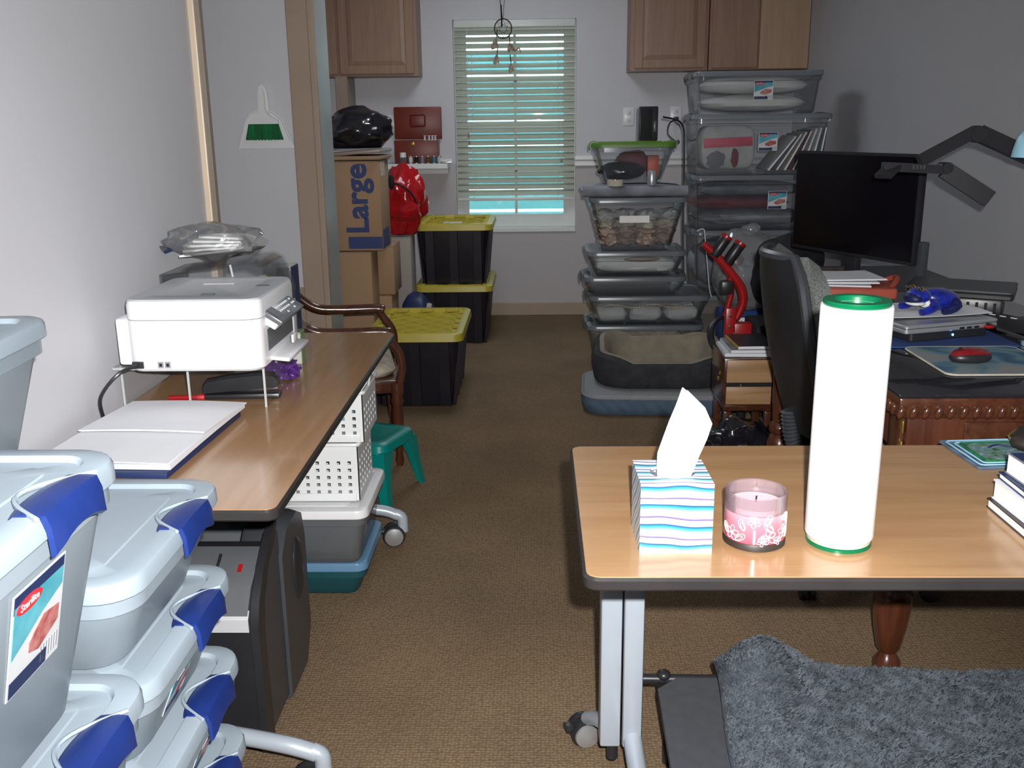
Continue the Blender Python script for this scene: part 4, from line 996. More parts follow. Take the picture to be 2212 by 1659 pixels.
obj('seat_pan', slab(B(), (.06, 0, .425), .40, .40, .025, .06, .005), 'black_plastic', oc)
bw = []
for i in range(38):
    t_ = i/37; p = V((-.215+.02*t_+.10*t_**3, -.05, .53-.22*t_+.05*t_**4)); bw.append(p)
obj('bellows', tube(B(), bw, [.030 if i % 2 else .022 for i in range(38)], 10), 'dark_grey_plastic', oc)
obj('back_bar', tube(B(), spline([(-.16, .0, .55), (-.16, 0, .44), (-.10, 0, .40), (.05, 0, .405)]), .02, 8), 'black_plastic', oc)
obj('gas_lift', lathe(B(), [(.032, .09), (.032, .26), (.022, .262), (.022, .42)], 16), 'black_plastic', oc)
for k in range(5):
    a = R(233+72*k)
    d = V((math.cos(a), math.sin(a), 0)); 
    sp_ = obj('base_arm', tube(B(), [(0, 0, .105), tuple(d*.16+V((0, 0, .10))), tuple(d*.305+V((0, 0, .075)))], [.028, .022, .016], 8), 'black_plastic', oc)
    M_ = T(d.x*.305, d.y*.305, .03) @ RZ(math.degrees(a)+35)
    cw = B()
    for s in (-1, 1): lathe(cw, [(.012, -.009), (.028, -.008), (.030, 0), (.028, .008), (.012, .009)], 18, M_ @ T(0, s*.013, 0) @ RX(90))
    box(cw, (0, 0, .022), (.036, .044, .03), M_, .008)
    obj('caster', cw, 'black_plastic', sp_)
# ================================================================ TABLES
def table_top(t, x0, x1, y0, y1, m, z=.735):
    cx, cy = (x0+x1)/2, (y0+y1)/2
    obj('edge_band', slab(B(), (cx, cy, z-.022), x1-x0, y1-y0, .021, .022, .004), 'edge_band', t)
    obj('tabletop', slab(B(), (cx, cy, z-.004), x1-x0-.009, y1-y0-.009, .0042, .020, .0005), m, t)
def caster(parent, c, r=.034, rz=0):
    M_ = T(*c) @ RZ(rz); cw = B()
    for s in (-1, 1): lathe(cw, [(r*.4, -.010), (r*.92, -.009), (r, -.004), (r, .004), (r*.92, .009), (r*.4, .010)], 22, M_ @ T(0, s*.016, 0) @ RX(90))
    q = obj('caster', cw, 'black_plastic', parent)
    for s in (-1, 1): obj('hub_cap', lathe(B(), [(r*.84, 0), (r*.80, .005), (r*.3, .010)], 22, M_ @ T(0, s*.027, 0) @ RX(90 if s < 0 else -90)), 'silver', q)
    obj('brake_tab', box(B(), (-r*1.0, 0, r*.35), (.022, .03, .012), M_, .003), 'black_plastic', q)
    return q
rt = thing('folding_table', 'wood-laminate folding table with grey legs in the right foreground', 'table', (0, 0, 0))
table_top(rt, .068, 1.60, 1.308, 1.914, 'table_laminate')
for x in (.172, 1.47):
    s = 1 if x < 1 else -1
    cl = obj('leg', box(B(), (x-.0225*s, 1.80, .41), (.043, .056, .585), None, .005), 'grey_metal', rt); obj('leg_cover', box(B(), (x+.0225*s, 1.795, .41), (.041, .062, .582), None, .007), 'grey_metal', cl)
    obj('foot_bolt', tube(B(), [(x-.015*s, 1.80, .12), (x-.015*s, 1.80, .075)], .012, 10), 'black_plastic', cl)
    ft = obj('foot', tube(B(), spline([(x+.022*s, 1.80, .16), (x+.026*s, 1.74, .125), (x+.03*s, 1.6, .105), (x+.034*s, 1.40, .085), (x+.036*s, 1.37, .075)]), .020, 12), 'grey_metal', rt)
    obj('back_foot', tube(B(), [(x-.02*s, 1.82, .135), (x-.045*s, 1.90, .10), (x-.06*s, 1.945, .07)], .016, 10), 'grey_metal', rt)
    caster(rt, (x-.068*s, 1.955, .034), rz=15*s); caster(rt, (x+.038*s, 1.35, .034), rz=10)
    obj('bracket', box(B(), (x+.02*s, 1.80, .697), (.11, .20, .012), None, .002), 'black_plastic', rt)
lt = thing('folding_table', 'wood-laminate folding table along the left wall under the printer', 'table', (0, 0, 0))
table_top(lt, -.994, -.455, 1.569, 3.06, 'table_laminate_y')
for y, ye in ((1.81, 1.765), (3.012, 3.045)):
    obj('leg', box(B(), (-.80, y, .40), (.05, .045, .60), None, .006), 'grey_metal', lt)
    obj('foot', tube(B(), spline([(-.80, y, .14), (-.66, (y+ye)/2, .135), (-.53, ye, .125), (-.468, ye, .105)]), .0185, 12), 'grey_metal', lt)
    obj('foot_tip', tube(B(), spline([(-.478, ye, .112), (-.458, ye, .10), (-.455, ye, .075), (-.455, ye, .05)]), .018, 12), 'grey_metal', lt)
    caster(lt, (-.486, ye-.002, .038), .038, 8); caster(lt, (-.95, y, .034), .034, 80)
    obj('back_foot', tube(B(), [(-.80, y, .13), (-.95, y, .08)], .018, 10), 'grey_metal', lt)
    obj('bracket', box(B(), (-.72, y, .697), (.40, .08, .012), None, .002), 'grey_metal', lt)

# on the right table
tb = thing('tissue_box', 'cube tissue box printed with white, teal and purple wavy stripes', 'tissue box', (.213, 1.449, .7352), 1)
s_ = .112; hb_ = .114; bm = B(); n = 32
outer = []; hole = []
ocen = []
for i in range(n):
    a = 2*PI*i/n; ca, sa = math.cos(a), math.sin(a); k = 1/max(abs(ca), abs(sa)); outer.append((ca*k*s_/2, sa*k*s_/2)); hole.append((ca*.036, sa*.030))
loft(bm, [[(x, y, 0) for x, y in outer], [(x, y, hb_) for x, y in outer], [(x, y, hb_) for x, y in hole], [(x*.98, y*.98, hb_-.004) for x, y in hole]], True, False)
obj('carton', bm, 'tissue_stripes', tb, 20)
obj('inner_film', loft(B(), [[(x*1.02, y*1.02, hb_-.002) for x, y in hole], [(x*.75, y*.75, hb_-.010) for x, y in hole], [(x*.3, y*.3, hb_-.022) for x, y in hole]], False, True), 'bag_film', tb)
sil = [(-.021, .020, -.02), (-.024, .032, .012), (-.023, .040, .035), (-.014, .051, .062), (-.006, .058, .086), (.004, .046, .112), (.013, .018, .140)]
def tis(u, v):
    k = v*(len(sil)-1); i = min(int(k), len(sil)-2); f = k-i
    l, r_, z = [sil[i][q]*(1-f)+sil[i+1][q]*f for q in range(3)]
    return (l+(r_-l)*u, .0+.016*math.sin(u*PI*1.4+v*1.2)*(1-.4*v)+.010*math.sin(u*7)*(1-v), hb_-.005+z)
ts = tag(obj('tissue', sheet(B(), 20, 24, tis, .0006), 'tissue_paper', tb), '', ''); del ts['label']; del ts['category']
cd_ = thing('jar_candle', 'pink jar candle with white floral print and a dark base', 'candle', (.345, 1.442, .7352))
R_ = .0478; Hc = .088
obj('base_cap', lathe(B(), [(R_*.96, 0), (R_*1.02, .002), (R_*1.02, .010), (R_*.99, .012)], 36), 'bezel_dark', cd_)
obj('jar', lathe(B(), [(R_*.96, .011), (R_, .013), (R_, .058), (R_-.0015, .058)], 40), 'candle_glass', cd_)
obj('glass_rim', lathe(B(), [(R_, .058), (R_, Hc-.001), (R_-.001, Hc), (R_-.0035, Hc-.001), (R_-.0035, .058)], 40, None, False, False), 'candle_rim', cd_)
wx = obj('wax', lathe(B(), [(R_-.005, .050), (R_-.005, .066), (R_*.6, .0655), (R_*.1, .0655)], 36), 'pink_wax', cd_); obj('wick', tube(B(), [(0, 0, .065), (.001, 0, .076)], .0012, 6), 'black_matte', wx)
fl_ = B(); random.seed(11)
def onjar(a, z, rr=.0006): return V((math.sin(a)*(R_+rr), -math.cos(a)*(R_+rr), z))
def petal(a, z, ang, ln, wd):
    pts = []
    for k in range(13):
        q = 2*PI*k/12; px, pz = ln*(.5-.5*math.cos(q)), wd*math.sin(q)*(.6+.4*math.sin(q/2))
        pts.append(onjar(a+(px*math.cos(ang)-pz*math.sin(ang))/R_, z+px*math.sin(ang)+pz*math.cos(ang)))
    tube(fl_, pts, .0006, 4, False)
for a, z, s in ((-1.0, .026, 1), (-.72, .046, .7), (-.25, .050, .8), (-.15, .034, .9), (.25, .025, 1), (.55, .044, .8), (.85, .030, 1), (-1.35, .040, .8), (1.2, .046, .9), (-.45, .022, .8), (.02, .018, .6), (1.3, .022, .9), (.6, .018, .6))[::2]:
    n_ = 5; o0 = random.uniform(0, 6)
    for k in range(n_): petal(a, z, o0+2*PI*k/n_, .0125*s, .0042*s)
for a, z, an in ((-.85, .016, .6), (-.55, .034, 2), (.1, .045, 1), (.4, .034, 2.4), (.75, .05, .4), (1.05, .018, 1.2), (-1.2, .022, 2.2), (-.1, .02, .3)):
    petal(a, z, an, .019, .0055); petal(a, z, an, .014, .003)
obj('floral_print', fl_, 'paper_white', cd_)['kind'] = 'stuff'
fr_ = thing('film_roll', 'tall white roll of stretch film with a green core', 'film roll', (.478, 1.44, .7352))
obj('film', lathe(B(), [(.030, .014), (.0515, .014), (.0525, .017), (.0525, .378), (.0515, .381), (.030, .381)], 48, None, False, False), 'paper_white', fr_)
obj('core', lathe(B(), [(.026, 0), (.050, 0), (.050, .004), (.047, .006), (.047, .0145), (.040, .0145), (.040, .380), (.047, .380), (.049, .383), (.049, .389), (.034, .389), (.032, .386), (.032, .30), (.026, .30)], 48, None, False, False), 'green_core', fr_)
obj('cardboard_edge', lathe(B(), [(.0475, .0062), (.049, .0065), (.049, .0138), (.0475, .014)], 40, None, False, False), 'cream_fabric', fr_)
# quilted mat, wallet, cases, books
qm = thing('quilted_mat', 'blue-bordered quilted mat with a green print at the back of the right table', 'mat', (.965, 1.852, .7352), 4)
obj('border', slab(B(), (0, 0, 0), .265, .165, .006, .008, .002), 'mattress_blue', qm)
for a in (.01, .022): 
    p_ = rrect(.265-2*a, .165-2*a, .006, 2); obj('stitch_line', tube(B(), [(x, y, .0062) for x, y in p_+p_[:1]], .002, 5, False), 'light_blue', qm)
pn = obj('centre_panel', slab(B(), (0, 0, .004), .205, .105, .004, .004, .001), 'quilt_print', qm); p_ = rrect(.205, .105, .004, 2); obj('green_binding', tube(B(), [(x, y, .007) for x, y in p_+p_[:1]], .003, 5, False), 'green_bristle', pn)
b_ = B(); tube(b_, spline([(-.06, .02, .0085), (-.03, .035, .0085), (.0, .01, .0085), (.03, .03, .0085), (.05, -.005, .0085), (.02, -.03, .0085), (-.02, -.02, .0085), (-.04, -.03, .0085)]), .0022, 5); obj('fish_outline', b_, 'navy', pn)
wl = thing('leather_case', 'dark brown leather case lying on the quilted mat', 'case', (1.03, 1.83, .7435), -35)
obj('case_body', pillow(B(), (0, 0, .022), (.09, .065, .022), 5, .04, 2), 'bezel_dark', wl); obj('zip', tube(B(), spline([(-.088, -.03, .022), (-.095, .0, .022), (-.07, .062, .022), (.05, .066, .022)]), .003, 6), 'gold', wl)
for k in range(4):
    cs = thing('plastic_case', ('grey plastic disc case, lowest on the leather case', 'black plastic disc case, second up on the leather case', 'grey plastic disc case, third up on the leather case', 'black plastic disc case, topmost on the leather case')[k], 'case', (1.055+.006*k, 1.815, .789+.0155*k), -32+5*k, 'disc cases on the quilted mat')
    obj('case_shell', slab(B(), (0, 0, 0), .14, .19, .0145, .004, .001), ('silver', 'black_plastic', 'silver', 'black_plastic')[k], cs); obj('paper_inlay', box(B(), (0, 0, .0148), (.125, .17, .0006)), ('paper', 'dark_grey_plastic', 'paper', 'panel_grey')[k], cs, 0)
zz = .7353
for k, (th, m_, lb, dx, rz_, wdt) in enumerate(((.017, 'black_plastic', 'thin black-covered book at the bottom of the pile on the right table', 0, 0, .24), (.034, 'paper', 'thick white paperback second from the bottom of the book pile', .004, 1, .232), (.012, 'navy', 'slim book with a dark cover third in the book pile', .008, -1, .23), (.036, 'grey_cloth', 'thick book with a blue and grey cover on top of the pile', .018, 2, .225))):
    bk = thing('book', lb, 'book', (.773+dx+.12, 1.475, zz), rz_, 'books piled on the right table')
    obj('pages', box(B(), (0, 0, th/2), (wdt-.004, .205, th-.004), None, 0), 'paper_white', bk, 0)
    cv = B(); box(cv, (0, 0, .001), (wdt, .21, .002)); box(cv, (0, 0, th-.001), (wdt, .21, .002)); box(cv, (wdt/2-.001, 0, th/2), (.002, .21, th)); obj('cover', cv, m_, bk, 0)
    if k == 3:
        obj('cover_print', extr(B(), [(-.08, .03), (-.02, .10), (-.11, .10), (-.11, .06)], .0006, T(0, 0, th)), 'navy', bk, 0); obj('cover_print', extr(B(), [(.0, -.09), (.06, -.02), (.1, -.1)], .0006, T(0, 0, th)), 'navy', bk, 0)
    zz += th+.0004

# ================================================================ COT AND BLANKET
ct = thing('folding_cot', 'dark grey fabric cot on a black tube frame under the right table', 'cot', (.258, 1.915, 0), -1.5)
CW, CD = 1.10, .95
f_ = [(0, -.065), (.055, -.01), (CW, -.01), (CW, -CD), (0, -CD)]
obj('fabric', extr(B(), f_, .014, T(0, 0, .192)), 'cot_fabric', ct)
obj('hem', extr(B(), [(.0, -.07), (.012, -.058), (.012, -CD), (0, -CD)], .003, T(0, 0, .2055)), 'cot_fabric', ct)
obj('far_rail', tube(B(), [(-.045, -.012, .198), (CW+.03, -.012, .198)], .011, 10), 'black_plastic', ct); obj('near_rail', tube(B(), [(-.03, -CD, .198), (CW+.03, -CD, .198)], .011, 10), 'black_plastic', ct)
obj('end_rail', tube(B(), [(.015, 0, .180), (.015, -CD, .180)], .010, 10), 'black_plastic', ct); obj('end_rail', tube(B(), [(CW-.015, 0, .180), (CW-.015, -CD, .180)], .010, 10), 'black_plastic', ct)
for x, y in ((.03, -.03), (CW-.03, -.03), (.03, -CD+.03), (CW-.03, -CD+.03)): obj('leg', tube(B(), [(x, y, .185), (x, y, 0)], .012, 10), 'black_plastic', ct)
obj('end_clamp', blob(B(), (.018, -.012, .208), (.016, .016, .012), 2, 0), 'black_plastic', ct)
def blk(x, y):
    e = min(1, max(0, (x-.372)/.05))*min(1, max(0, (1.90+.012*math.sin(x*9)-y)/.03)); e = e**.5 if e > 0 else 0
    z = .209+.018*e
    z += .085*math.exp(-((x-.46)/.10)**2-((y-1.84)/.11)**2) + .018*math.exp(-((x-.43)/.10)**2-((y-1.62)/.16)**2)
    z += .010*math.sin(x*7+y*5)*e*.4 + .007*noise.noise(V((x*14, y*14, 1)))*e + .006*noise.noise(V((x*45, y*45, 4)))*e
    return z
bk_ = thing('fleece_blanket', 'fluffy grey fleece blanket heaped on the cot', 'blanket', (0, 0, 0))
X0, X1, Y0, Y1 = .372, 1.33, 1.0, 1.90
obj('blanket_cloth', sheet(B(), 150, 130, lambda u, v: (X0+(X1-X0)*u+.012*math.sin(v*8)*(1-u), Y0+(Y1-Y0)*v+.012*math.sin(u*9)*v, blk(X0+(X1-X0)*u, Y0+(Y1-Y0)*v)), .010), 'plush_grey', bk_)
random.seed(5); vs_, fs_ = [], []
for k in range(26000):
    x = X0+(1.15-X0)*random.random(); y = 1.42+(Y1-1.42)*random.random(); z = blk(x, y)+.0065
    a = noise.noise(V((x*11, y*11, 7)))*3+random.uniform(-2.2, 2.2); l = random.uniform(.006, .013); wd = .0016
    d = V((math.cos(a)*l, math.sin(a)*l, random.uniform(.002, .0075))); s = V((-math.sin(a), math.cos(a), 0))*wd; p = V((x+.012*math.sin((y-Y0)/(Y1-Y0)*8)*(1-(x-X0)/(X1-X0)), y+.012*math.sin((x-X0)/(X1-X0)*9)*(y-Y0)/(Y1-Y0), z)); i = len(vs_)
    vs_ += [tuple(p-s), tuple(p+s), tuple(p+d*.6+s*.8+V((0, 0, .002))), tuple(p+d)]; fs_ += [(i, i+1, i+2), (i, i+2, i+3)]
me = bpy.data.meshes.new('pile'); me.from_pydata(vs_, [], fs_); me.materials.append(MATS['plush_tuft']); po = bpy.data.objects.new('pile', me); COL.objects.link(po); po.parent = bk_; po['kind'] = 'stuff'
# ================================================================ ON THE LEFT TABLE
TZ = .7353
rs = thing('acrylic_riser', 'clear acrylic riser stand holding the printer above the left table', 'stand', (0, 0, 0))
obj('shelf', bb(-.985, -.640, 2.17, 2.74, .838, .844), 'acrylic', rs, 0)
for x in (-.983, -.825, -.644):
    pn = obj('upright', bb(x-.002, x+.002, 2.21, 2.73, TZ, .838), 'acrylic', rs, 0)
    obj('polished_edge', bb(x-.0025, x+.0025, 2.207, 2.21, TZ, .838), 'clear_edge', pn, 0)
obj('front_edge', bb(-.985, -.640, 2.167, 2.17, .838, .844), 'clear_edge', rs, 0)
pr_ = thing('printer', 'white all-in-one printer with a grey lid and tilted control panel', 'printer', (-.775, 2.295, .8445))
PW, PD, PH = .31, .34, .165
rloft(b_ := B(), [(0, PW-.012, PD-.012, .03), (.006, PW, PD, .035), (.118, PW, PD, .035), (.118, PW-.003, PD-.003, .035)], 6); obj('lower_case', b_, 'white_plastic', pr_)
rloft(b_ := B(), [(.1195, PW-.003, PD-.003, .035), (.1195, PW, PD, .035), (.150, PW, PD, .035), (PH-.004, PW-.005, PD-.005, .035)], 6); obj('scanner_case', b_, 'white_plastic', pr_)
rloft(b_ := B(), [(PH-.0045, PW-.006, PD-.006, .034), (PH, PW-.012, PD-.012, .03), (PH+.001, PW-.10, PD-.10, .02), (PH-.001, PW-.11, PD-.11, .02)], 6); lid = obj('scanner_lid', b_, 'printer_grey', pr_)
obj('lid_logo', box(B(), (.0, .06, PH+.0008), (.075, .03, .001)), 'white_plastic', lid, 0)
b_ = B()
for x, y in ((.02, -.10), (.115, .02)): box(b_, (x, y, PH+.0005), (.03, .018, .0015), RZ(0))
obj('lid_mark', b_, 'panel_grey', lid, 0)
obj('side_seam', bb(.05, .051, -.1705, -.168, .02, .118), 'printer_grey', pr_, 0); obj('side_seam', bb(-.12, .05, -.1705, -.168, .0865, .0872), 'printer_grey', pr_, 0)
obj('rear_cover', box(B(), (-.165, -.05, .065), (.035, .20, .11), None, .008), 'white_plastic', pr_)
obj('power_socket', box(B(), (-.13, -.170, .016), (.026, .006, .016), None, .001), 'black_plastic', pr_)
for x in (-.078, -.062): 
    q = obj('port', box(B(), (x, -.1705, .016), (.013, .002, .015)), 'silver', pr_, 0); obj('port_hole', box(B(), (x, -.172, .016), (.006, .001, .007)), 'black_matte', q, 0)
obj('paper_slot', bb(.150, .1565, -.115, .115, .035, .085), 'panel_grey', pr_, 0)
obj('output_tray', box(B(), (.162, 0, .03), (.07, .20, .010), RY(6), .003), 'white_plastic', pr_); obj('tray_stop', box(B(), (.188, .0, .042), (.006, .04, .02), None, .002), 'white_plastic', pr_)
obj('card_panel', box(B(), (.1555, .142, .065), (.004, .035, .09), None, .001), 'printer_grey', pr_)
CM = T(.160, -.012, .118) @ RY(33)
cp = obj('control_panel', box(B(), (0, 0, 0), (.075, .215, .012), CM, .003), 'panel_grey', pr_)
obj('panel_frame', box(B(), (-.004, 0, -.014), (.070, .212, .016), CM, .004), 'white_plastic', pr_)
obj('display', box(B(), (0, -.075, .0065), (.045, .045, .001), CM), 'screen', cp, 0)
b_ = B(); random.seed(2)
for i in range(5):
    for j in range(9): 
        if random.random() < .75: box(b_, (-.026+.0125*i, -.038+.0155*j, .0065), (.0055, .008, .0012), CM)
obj('button', b_, 'paper', cp, 0)
cbp = spline([(-.906, 2.120, .861), (-.935, 2.08, .850), (-.975, 2.07, .80), (-.982, 2.085, .750), (-.984, 2.10, .736)])
obj('power_cord', tube(B(), [p-V((-.775, 2.295, .8445)) for p in cbp], .0042, 8), 'black_plastic', pr_)
# stapler, pen, foil, box under the riser
sp = thing('stapler', 'black stapler with a silver strip under the acrylic riser', 'stapler', (-.722, 2.288, TZ), 4)
obj('stapler_base', box(B(), (0, 0, .008), (.185, .036, .014), None, .005), 'black_plastic', sp)
loft(b_ := B(), [[(x, y, z) for y, z in ((-.017, zl), (.017, zl), (.017, zh-.006), (.010, zh), (-.010, zh), (-.017, zh-.006))] for x, zl, zh in ((-.092, .018, .040), (-.085, .018, .050), (-.03, .022, .060), (.04, .026, .066), (.078, .028, .064), (.088, .03, .055))]); obj('stapler_arm', b_, 'black_plastic', sp)
obj('staple_channel', box(B(), (.035, 0, .028), (.105, .022, .012), RY(-2), .001), 'silver', sp)
pe = thing('marker_pen', 'red marker pen lying beside the stapler', 'pen', (-.850, 2.27, TZ), 5)
obj('barrel', lathe(B(), [(.005, -.05), (.0065, -.048), (.0065, .02), (.0055, .021), (.0055, .045), (.003, .05)], 12, T(0, 0, .007) @ RY(90)), 'red_paint', pe); obj('cap', lathe(B(), [(.007, .02), (.007, .05), (.005, .053)], 12, T(0, 0, .0071) @ RY(90)), 'sticker_red', pe)
tag(obj('foil_wrapper', blob(B(), (-.672, 2.47, .764), (.048, .045, .028), 4, .5, 2.5, 4, None, .028, .3), 'purple_foil'), 'crumpled purple foil wrapper under the riser', 'wrapper')
gb = thing('label_box', 'small white and green box at the far end under the riser', 'box', (-.70, 2.66, TZ))
obj('box_body', box(B(), (0, 0, .045), (.085, .05, .09), None, .002), 'paper_white', gb); obj('green_print', box(B(), (.043, 0, .045), (.001, .046, .088)), 'label_green', gb, 0); obj('green_lid_print', box(B(), (0, 0, .0905), (.082, .047, .001)), 'label_green', gb, 0)
# behind the printer
og = thing('drawer_organizer', 'clear plastic organizer with a sloping front behind the printer', 'organizer', (-.845, 2.61, .8445))
prof = [(-.14, 0), (.15, 0), (.165, .10), (.14, .185), (.11, .20), (-.02, .18), (-.14, .165)]
b_ = B(); M_ = T(0, .105, 0) @ RX(90); inn = [(x*.96+.0, z*.96+.004) for x, z in prof]
loft(b_, [[tuple(M_ @ V((x, z, d))) for x, z in P] for P, d in ((prof, 0), (prof, .21), (inn, .207), (inn, .003))], True, True); obj('shell', b_, 'clear_plastic', og)
obj('ridge', tube(B(), spline([(.0, -.107, .15), (.015, -.107, .10), (-.005, -.107, .06), (-.02, -.107, .03)]), .003, 6), 'clear_edge', og); obj('ridge', tube(B(), [(.05, -.107, .19), (.075, -.107, .02)], .003, 6), 'clear_edge', og)
tag(obj('film_box', box(B(), (-.735, 2.62, .905), (.05, .11, .10), None, .002), 'black_plastic'), 'small black box inside the clear organizer', 'box')
tag(obj('ink_box', box(B(), (-.735, 2.62, .975), (.045, .07, .03), None, .008), 'cream_fabric'), 'round cream container on the black box inside the organizer', 'container')
tag(obj('card_stack', box(B(), (-.86, 2.62, .905), (.15, .15, .10), None, .004), 'printer_grey'), 'grey stack of cards inside the clear organizer', 'cards')
kb_ = thing('black_carton', 'upright black carton on the table behind the organizer', 'box', (-.722, 2.80, TZ))
obj('carton_body', box(B(), (0, 0, .1275), (.04, .09, .255), None, .002), 'black_plastic', kb_); obj('carton_side', box(B(), (.0205, 0, .1275), (.001, .086, .248)), 'navy', kb_, 0); obj('carton_lid', box(B(), (0, 0, .2555), (.038, .088, .002)), 'fabric_white', kb_, 0)
pg = thing('plastic_bag', 'clear plastic bag of white envelopes on the organizer', 'bag', (-.86, 2.60, 1.045), -6)
b_ = B(); pillow(b_, (0, 0, .043), (.125, .09, .045), 2.6, .30, 3, None, 28, 12); obj('film', b_, 'bag_film', pg)
obj('bag_tail', sheet(B(), 6, 4, lambda u, v: (-.11-.05*u, -.05+.10*v*(1-.6*u), .03-.02*u+.012*math.sin(v*7+u*3)), .0012), 'bag_film', pg)
random.seed(8)
for k in range(5):
    ev = thing('envelope', 'white envelope inside the clear bag, %s of five' % ('lowest', 'second up', 'middle one', 'fourth up', 'topmost')[k], 'envelope', (-.865+.006*k, 2.595, 1.058+.010*k), -12+7*k, 'envelopes in the clear bag')
    obj('envelope_body', box(B(), (0, 0, 0), (.16-.012*k, .085, .006), RY(-7+3*k), .001), 'paper_white', ev, 0); obj('flap_line', box(B(), (0, -.02, .0033), (.14-.012*k, .002, .0006), RY(-7+3*k)), 'print_grey', ev, 0)
tag(obj('blue_folder', box(B(), (0, 0, 0), (.12, .07, .008), T(-.935, 2.60, 1.088) @ RY(-28) @ RZ(-6), .002), 'navy'), 'navy blue folder sticking out of the clear bag', 'folder')
# papers and navy folder in front of the printer
nf = thing('ring_folder', 'navy folder under the white paper stack on the left table', 'folder', (-.822, 1.935, TZ), -3)
obj('folder_board', box(B(), (0, 0, .006), (.258, .41, .012), None, .002), 'navy', nf)
ps = thing('paper_stack', 'stack of white paper on the navy folder before the printer', 'paper', (-.826, 1.945, .7478), -3)
sheet(b_ := B(), 12, 12, lambda u, v: (-.135+.27*u, -.20+.42*v, .006+.006*u*math.sin(v*3)*.4), .010); obj('lower_sheets', b_, 'paper', ps)
sheet(b_ := B(), 14, 14, lambda u, v: (-.14+.272*u+.01*v, -.02+.235*v, .0145+.006*math.sin(u*3.2)*.5+.004*(1-v)), .003); obj('top_sheets', b_, 'paper_white' if False else 'paper', ps)
sheet(b_ := B(), 10, 10, lambda u, v: (-.138+.268*u, -.198+.20*v, .0135+.004*math.sin(u*4)*.4), .002); obj('near_sheets', b_, 'paper', ps)

# ================================================================ UNDER THE LEFT TABLE
def holed(bm, M_, w_, h, nx, ny, mx, mz, hw, hz, th=.003, top=0):
    """flat panel in xz with nx x ny square holes"""
    def cuts(L, n, m, hole):
        out = [0]; pitch = (L-2*m-hole)/max(1, n-1)
        for i in range(n): out += [m+i*pitch, m+i*pitch+hole]
        return out+[L]
    xs, zs = cuts(w_, nx, mx, hw), cuts(h-top, ny, mz, hz)
    if top: zs.append(h)
    vv = [[bm.verts.new(M_ @ V((x-w_/2, 0, z))) for z in zs] for x in xs]; fs = []
    for i in range(len(xs)-1):
        for j in range(len(zs)-1):
            if i % 2 == 1 and j % 2 == 1 and j < 2*ny+1 and i < 2*nx+1: continue
            fs.append(bm.faces.new((vv[i][j], vv[i+1][j], vv[i+1][j+1], vv[i][j+1])))
    bmesh.ops.recalc_face_normals(bm, faces=fs); bmesh.ops.solidify(bm, geom=fs, thickness=th)
def basket(label, loc, w_, d_, h, nx, ny, rz=0):
    t = thing('plastic_basket', label, 'basket', loc, rz, 'white plastic baskets under the left table')
    for nm, M_, ww, n_ in (('front_panel', T(0, -d_/2, 0), w_, nx), ('back_panel', T(0, d_/2, 0), w_, nx), ('side_panel', T(w_/2, 0, 0) @ RZ(90), d_, int(nx*d_/w_)), ('side_panel', T(-w_/2, 0, 0) @ RZ(90), d_, int(nx*d_/w_))):
        b_ = B(); holed(b_, M_, ww, h, n_, ny, .022, .022, .010, .010, .0025, .03); obj(nm, b_, 'basket_plastic', t, 0)
    obj('bottom', box(B(), (0, 0, .004), (w_-.004, d_-.004, .006)), 'basket_plastic', t, 0)
    rm = B(); p_ = rrect(w_+.008, d_+.008, .012, 4); tube(rm, [(x, y, h) for x, y in p_+p_[:1]], .006, 8, False); obj('rim', rm, 'basket_plastic', t)
    for s in (-1, 1): obj('handle', sheet(B(), 10, 2, lambda u, v: (s*(w_/2+.004+.004*v), (u-.5)*d_*.5, h-.004+.03*v*math.sin(PI*u)), .005), 'basket_plastic', t)
    obj('foot_rail', box(B(), (0, -d_/2-.003, .012), (w_-.02, .006, .024), None, .002), 'basket_plastic', t)
    return t
tote('shallow teal see-through tote with a light blue lid on the carpet', (-.71, 2.815, 0), .40, .34, .118, 'teal_clear', 'blue_lid', None, taper=.02, rad=.035)
tote('grey see-through tote with a white lid under the baskets', (-.708, 2.795, .119), .43, .375, .183, 'smoky_plastic', 'white_plastic', None, taper=.02, rad=.035)
basket('white basket with square holes, lower of two under the left table', (-.665, 2.815, .300), .275, .235, .175, 8, 5)
basket('white basket with square holes, upper of two under the left table', (-.650, 2.825, .480), .285, .235, .150, 8, 4)
tag(obj('blue_cloth', pillow(B(), (-.66, 2.83, .545), (.11, .09, .045), 4, .1, 2), 'light_blue'), 'light blue cloth inside the upper white basket', 'cloth')
tote('grey see-through tote standing behind the shredder', (-.84, 2.45, 0), .30, .26, .44, 'smoky_plastic', 'smoky_plastic', None, taper=.03, rad=.035)
# shredder
sh = thing('paper_shredder', 'black paper shredder with a silver strip under the left table', 'shredder', (0, 0, 0))
def yz(bm, prof, x0, x1):
    return loft(bm, [[(x, y, z) for y, z in prof] for x in (x0, x1)], True, True)
hp = [(1.90, .02), (1.895, .345), (1.94, .395), (2.0, .425), (2.06, .438), (2.10, .438), (2.10, .02)]
obj('front_case', yz(B(), hp, -.86, -.618), 'black_plastic', sh)
obj('top_panel', yz(B(), [(1.899, .350), (1.94, .397), (2.0, .427), (2.06, .440), (2.06, .443), (1.998, .431), (1.937, .400), (1.896, .353)], -.85, -.632), 'panel_grey', sh)
obj('silver_strip', yz(B(), [(1.893, .315), (1.892, .345), (1.905, .362), (1.907, .356), (1.897, .343), (1.897, .315)], -.85, -.630), 'silver_trim', sh)
obj('feed_slot', box(B(), (-.72, 1.975, .415), (.006, .10, .004), T(-.72, 1.975, .418) @ RX(30) @ T(.72, -1.975, -.415)), 'black_matte', sh)
